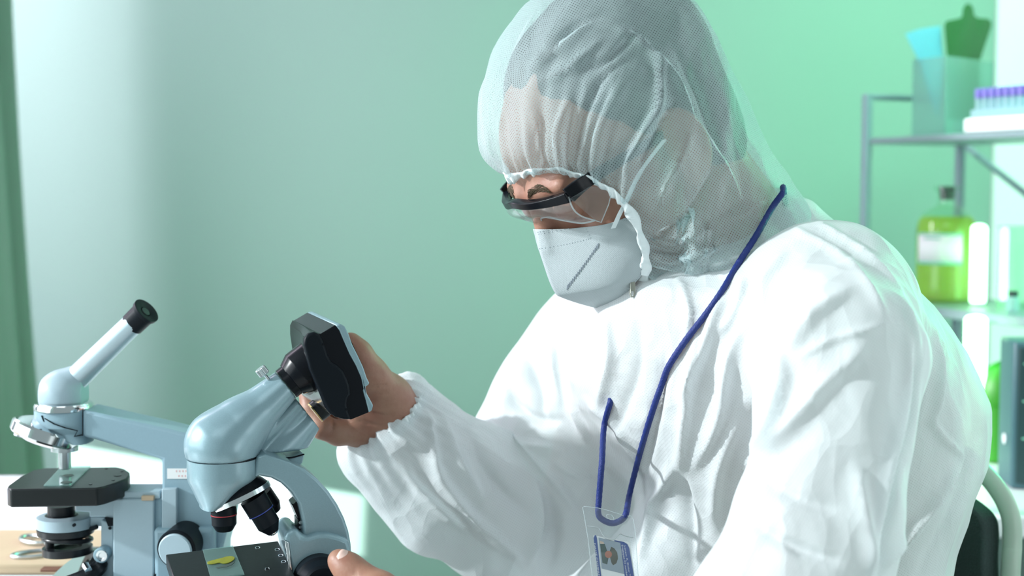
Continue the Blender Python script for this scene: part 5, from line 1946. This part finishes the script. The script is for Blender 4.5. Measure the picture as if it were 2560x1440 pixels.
for a in (-0.19, 0.19):
    for b in (-0.18, 0.18):
        p = seat_c + PM.ex * a + lat * b
        MB().tube([p + Vector((0, 0, 0.432)), p + PM.ex * (0.02 if a > 0 else -0.02)], 0.0095, 12).build('leg', M['chair_tube'], chair)

# ------------------------------------------------------------------ shelving unit in the corner
struct('trim_1', MB().box(((on_y(2484, 300, YB).x + XR) / 2, YB - 0.006, 1.5), (XR - on_y(2484, 300, YB).x, 0.012, 1.6)), M['wall_side'])
UZ = W(2167, 345, 2.25).z
E0, E1 = W(2167, 345, 2.25), W(2560, 326, 1.945)
E0.z = E1.z = 0
ee = (E1 - E0).normalized()
eb_ = Vector((-ee.y, ee.x, 0))
if eb_.x < 0: eb_ = -eb_
LZ = W(2310, 768, 2.126).z
shelf = thing('shelving_unit', Vector((E0.x, E0.y, TABLE)), 'grey metal shelving unit with two boards at the right', 'shelf')
Pp = lambda a, b, z: E0 + ee * a + eb_ * b + Vector((0, 0, z))
SDEP = 0.20
LEN = 0.52
TOPZ = W(2170, 236, 2.25).z
for nm, z, a0, th in (('upper', UZ, -0.004, 0.010), ('lower', LZ, -0.075, 0.014)):
    MB().prism([Pp(a0, 0, z - th), Pp(LEN, 0, z - th), Pp(LEN, SDEP, z - th), Pp(a0, SDEP, z - th)], (0, 0, th)).build('shelf_board', M['shelf_board'], shelf, bevel=0.002)
for a, b in ((0, 0), (0, 0.19), (LEN, 0), (LEN, 0.19)):
    MB().prism([Pp(a - 0.006, b - 0.006, TABLE + 0.0005), Pp(a + 0.006, b - 0.006, TABLE + 0.0005), Pp(a + 0.006, b + 0.006, TABLE + 0.0005), Pp(a - 0.006, b + 0.006, TABLE + 0.0005)], (0, 0, TOPZ - TABLE)).build('post', M['shelf_metal'], shelf, bevel=0.001)
for a in (0, LEN):
    MB().tube([Pp(a, 0, TOPZ - 0.004), Pp(a, 0.19, TOPZ - 0.004)], 0.005, 8).build('end_rail', M['shelf_metal'], shelf)
pa, pb = W(2398, 352, 2.40), W(2590, 505, 2.20)
MB().tube([pa, pb], 0.0055, 8).build('brace', M['shelf_metal'], shelf)

# frosted file box with a blue folder and a green clipboard standing in it
UZ1 = UZ + 0.0006
cA = W(2362, 330, 2.14); cB = W(2279, 330, 2.205); cC_ = W(2482, 330, 2.252)
for p in (cA, cB, cC_): p.z = UZ1
cD = cB + cC_ - cA
fbz = W(2362, 140, 2.14).z - UZ1
box = thing('file_box', (cA + cD) / 2, 'frosted plastic file box on the upper shelf', 'box')
th = 0.002
for nm, p, q, hh in (('side_panel', cA, cB, 1), ('front_panel', cA, cC_, 1), ('side_panel', cC_, cD, 1), ('back_panel', cB, cD, 1.0)):
    inw = ((cA + cD) / 2 - (p + q) / 2).normalized() * th
    MB().prism([p, q, q + Vector((0, 0, fbz * hh)), p + Vector((0, 0, fbz * hh))], inw).build(nm, M['frosted'], box, bevel=0.0005)
MB().prism([cA, cB, cD, cC_], (0, 0, 0.002)).build('base', M['frosted'], box)
gpl = [(2374, 300), (2368, 150), (2361, 62), (2366, 52), (2400, 45), (2406, 40), (2407, 22), (2415, 9), (2426, 9), (2434, 22), (2436, 38), (2444, 44), (2470, 46), (2479, 54), (2479, 66), (2452, 145), (2446, 300)]
g_ = [W(x, y, 2.172 + 0.00090 * (x - 2362)) for x, y in gpl]
tag(MB().prism(g_, (0.001, 0.004, 0)).build('clipboard', M['green_plastic'], bevel=0.001), 'dark green clipboard with hanging tab standing in the frosted box', 'clipboard')
blp = [(2264, 84), (2300, 72), (2352, 64), (2358, 150), (2352, 250), (2344, 295), (2324, 240), (2302, 160)]
tag(MB().prism([W(x, y, 2.185) for x, y in blp], (0, 0.003, 0)).build('folder', M['blue_plastic'], bevel=0.0006), 'light blue plastic folder leaning out of the frosted box', 'folder')

# rack of vials with purple caps
rk0 = W(2420, 320, 2.045); rk0.z = UZ1
rkx = ee
rack = thing('vial_rack', rk0 + rkx * 0.1 + eb_ * 0.02, 'white rack holding capped vials on the upper shelf', 'rack')
RH = W(2420, 292, 2.045).z - UZ1
MB().prism([rk0 - rkx * 0.01, rk0 + rkx * 0.22, rk0 + rkx * 0.22 + eb_ * 0.05, rk0 - rkx * 0.01 + eb_ * 0.05], (0, 0, RH * 0.9)).build('rack_base', M['white_paint'], rack, bevel=0.003)
for b in (0.004, 0.046):
    MB().prism([rk0 + eb_ * b + Vector((0, 0, RH * 0.9)), rk0 + rkx * 0.21 + eb_ * b + Vector((0, 0, RH * 0.9)), rk0 + rkx * 0.21 + eb_ * (b + 0.002) + Vector((0, 0, RH * 0.9)), rk0 + eb_ * (b + 0.002) + Vector((0, 0, RH * 0.9))], (0, 0, 0.012)).build('rack_rail', M['vial'], rack)
VT = W(2440, 222, 2.035).z
VH = VT - (UZ1 + RH * 0.9)
v0 = None
ORD = ['first', 'second', 'third', 'fourth', 'fifth', 'sixth', 'seventh', 'eighth', 'ninth', 'tenth', 'eleventh', 'twelfth', 'thirteenth', 'fourteenth', 'fifteenth']
for b, rw in ((0.014, 'front'), (0.036, 'back')):
    for i in range(15):
        p = rk0 + rkx * (0.006 + i * 0.0138) + eb_ * b + Vector((0, 0, RH * 0.9 + 0.0004))
        lab = 'purple capped vial, %s from the left in the %s row of the white rack' % (ORD[i], rw)
        if v0 is None:
            v0 = thing('vial', p, lab, 'vial', 'capped vials in the white rack')
            MB().lathe(p, (0, 0, 1), [(0, 0.0035), (0.002, 0.0052), (VH * 0.7, 0.0052)], 16).build('tube', M['vial'], v0)
            MB().lathe(p + Vector((0, 0, VH * 0.68)), (0, 0, 1), [(0, 0.0062), (VH * 0.30, 0.0062), (VH * 0.32, 0.0052)], 16).build('cap', M['purple'], v0)
        else:
            c = copy_tree(v0)
            c.location = p
            c['label'] = lab

# bottle of yellow liquid
bb = W(2362, 748, 2.235); bb.z = LZ + 0.0006
sbt = 2.235 / 3555.56
bottle = thing('bottle', bb, 'round shouldered bottle of yellow liquid with black stopper on the lower shelf', 'bottle')
zt = lambda y: (742 - y) * sbt
R = 74 * sbt
MB().lathe(bb, (0, 0, 1), [(0, R * 0.9), (0.003, R), (zt(570), R), (zt(545), R * 0.96), (zt(525), R * 0.80), (zt(512), R * 0.55), (zt(505), R * 0.36), (zt(500), R * 0.30), (zt(468), R * 0.30), (zt(466), R * 0.42), (zt(455), R * 0.42)], 48, cap=False).build('glass_body', M['glass'], bottle)
MB().lathe(bb + Vector((0, 0, 0.003)), (0, 0, 1), [(0, R * 0.86), (0.003, R * 0.95), (zt(572), R * 0.95), (zt(548), R * 0.91), (zt(536), R * 0.80)], 48).build('liquid', M['yellow_liquid'], bottle)
MB().lathe(bb + Vector((0, 0, zt(490))), (0, 0, 1), [(0, R * 0.22), (zt(712), R * 0.26), (zt(708), R * 0.27)], 24).build('stopper', M['rubber'], bottle)
lb = []
for j in range(2):
    z = (zt(645), zt(572))[j]
    lb.append([bb + Vector((R * 1.012 * math.sin(a), -R * 1.012 * math.cos(a), z)) for a in [math.radians(-78 + 92 * i / 20) for i in range(21)]])
lbl = MB().loft(lb, False, (False, False)).build('label', M['paper'], bottle, solid=0.0005)
M['label_green'] = mat('label_green', (0.25, 0.62, 0.45), 0.6)
for y0, y1, a0, a1 in ((586, 581, -60, -28), (640, 648, -78, 14), (570, 576, -78, 14)):
    lb = [[bb + Vector((R * 1.02 * math.sin(a), -R * 1.02 * math.cos(a), zt(y))) for a in [math.radians(a0 + (a1 - a0) * i / 14) for i in range(15)]] for y in (y0, y1)]
    MB().loft(lb, False, (False, False)).build('label_line', M['label_green'], lbl, solid=0.0004)


def lamp(px, y0, y1, d, rpx, base, label, name='glowing_tube'):
    t_, b_ = W(px, y0, d), W(px, y1, d)
    b_.z = base
    b_.x, b_.y = W(px, y1, d).x, W(px, y1, d).y
    r = rpx * d / F
    l = thing(name, b_, label, 'lamp')
    h = t_.z - base
    MB().lathe(b_, (0, 0, 1), [(0, r * 0.9), (0.004, r * 0.95)], 24).build('lamp_base', M['white_paint'], l)
    MB().lathe(b_ + Vector((0, 0, 0.004)), (0, 0, 1), [(0, r * 0.9), (0.003, r), (h - 0.010, r), (h - 0.006, r * 0.8), (h - 0.004, r * 0.3)], 28).build('glow_tube', M['lamp'], l)
    return l


lamp(2444, 560, 762, 2.16, 19, LZ + 0.0006, 'glowing green white tube lamp standing on the lower shelf beside the bottle')
lamp(2430, 785, 1240, 2.02, 27, TABLE + 0.0006, 'thick glowing tube lamp standing on the counter under the lower shelf')
lamp(2508, 568, 750, 2.20, 9, LZ + 0.0006, 'slim glowing bar standing in for a lamp reflection in the glass beaker')  # added glowing bar in place of the lamps' reflection in the beaker
# beaker and a small vial on the lower shelf
bk0 = W(2545, 752, 2.10); bk0.z = LZ + 0.0006
rb = 0.030
bkr = MB().lathe(bk0, (0, 0, 1), [(0, rb * 0.92), (0.003, rb), (0.118, rb), (0.121, rb * 1.06)], 40, cap=False)
o_ = bkr.build('beaker', M['glass'], solid=0.0015)
tag(o_, 'empty glass beaker at the right end of the lower shelf', 'beaker')
sv0 = W(2532, 742, 2.045); sv0.z = LZ + 0.0006
sv = thing('small_vial', sv0, 'tiny dark capped vial in front of the glass beaker', 'vial')
MB().lathe(sv0, (0, 0, 1), [(0, 0.008), (0.002, 0.009), (0.018, 0.009), (0.022, 0.006)], 20).build('vial_body', M['vial'], sv)
MB().lathe(sv0 + Vector((0, 0, 0.0215)), (0, 0, 1), [(0, 0.0075), (0.008, 0.0075)], 20).build('cap', M['rubber'], sv)

# dark instrument and green container on the counter
g0 = on_z(2491, 1214, TABLE + 0.0006); g1 = on_z(2526, 1222, TABLE + 0.0006)
dirf = Vector((1.0, -0.25, 0)).normalized()
dsd = Vector((-0.25, -1.0, 0)).normalized()
g0 = g1 - dsd * 0.12 + Vector((0, 0, 0))
hh = W(2526, 852, (g1 - CAM).dot(Vector((0, cp_, -sp_)))).z - TABLE
dev = thing('laboratory_instrument', (g1 + Vector((0.07, 0.05, 0))), 'dark teal instrument case standing on the counter at the right edge', 'instrument')
g0 = on_z(2492, 1196, TABLE + 0.0006)
dvec = (g0 - g1)
dl = 0.14
right_ = dirf * 0.13
MB().prism([g1, g0, g0 + right_, g1 + right_], (0, 0, hh)).build('case', M['device_edge'], dev, bevel=0.004)
fn = Vector((dirf.y, -dirf.x, 0))
MB().prism([g1 + dirf * 0.006 + Vector((0, 0, 0.008)), g1 + dirf * 0.125 + Vector((0, 0, 0.008)), g1 + dirf * 0.125 + Vector((0, 0, hh - 0.008)), g1 + dirf * 0.006 + Vector((0, 0, hh - 0.008))], fn * 0.003).build('front_panel', M['device'], dev, bevel=0.001)
for k in range(3):
    zc = 0.065 + 0.048 * k
    MB().prism([g1 + dirf * 0.012 + Vector((0, 0, zc)) + fn * 0.003, g1 + dirf * 0.118 + Vector((0, 0, zc)) + fn * 0.003, g1 + dirf * 0.118 + Vector((0, 0, zc + 0.002)) + fn * 0.003, g1 + dirf * 0.012 + Vector((0, 0, zc + 0.002)) + fn * 0.003], fn * 0.0006).build('panel_line', M['label_green'], dev)
kd_ = W(2506, 1106, (g1 - CAM).dot(Vector((0, cp_, -sp_))))
sdn = Vector((dvec.y, -dvec.x, 0)).normalized()
if sdn.y > 0: sdn = -sdn
kp_ = g1.lerp(g0, 0.5); kp_.z = kd_.z
MB().lathe(kp_ - sdn * 0.001, sdn, [(0, 0.007), (0.004, 0.007), (0.006, 0.004)], 20).build('white_knob', M['white_paint'], dev)
gc = W(2500, 1180, 2.02); gc.z = TABLE + 0.0006
gt = W(2500, 900, 2.02).z - gc.z
cont = thing('green_container', gc, 'green container with rounded lid between the tube lamp and the instrument', 'container')
MB().lathe(gc, (0, 0, 1), [(0, 0.030), (0.003, 0.034), (gt - 0.062, 0.034), (gt - 0.060, 0.037)], 36).build('container_body', M['apple'], cont)
MB().lathe(gc + Vector((0, 0, gt - 0.060)), (0, 0, 1), [(0, 0.036), (0.010, 0.037), (0.028, 0.034), (0.044, 0.026), (0.055, 0.014), (0.060, 0.004)], 36).build('lid', M['apple'], cont)

for o in bpy.data.objects:
    if '_org' in o:
        del o['_org']
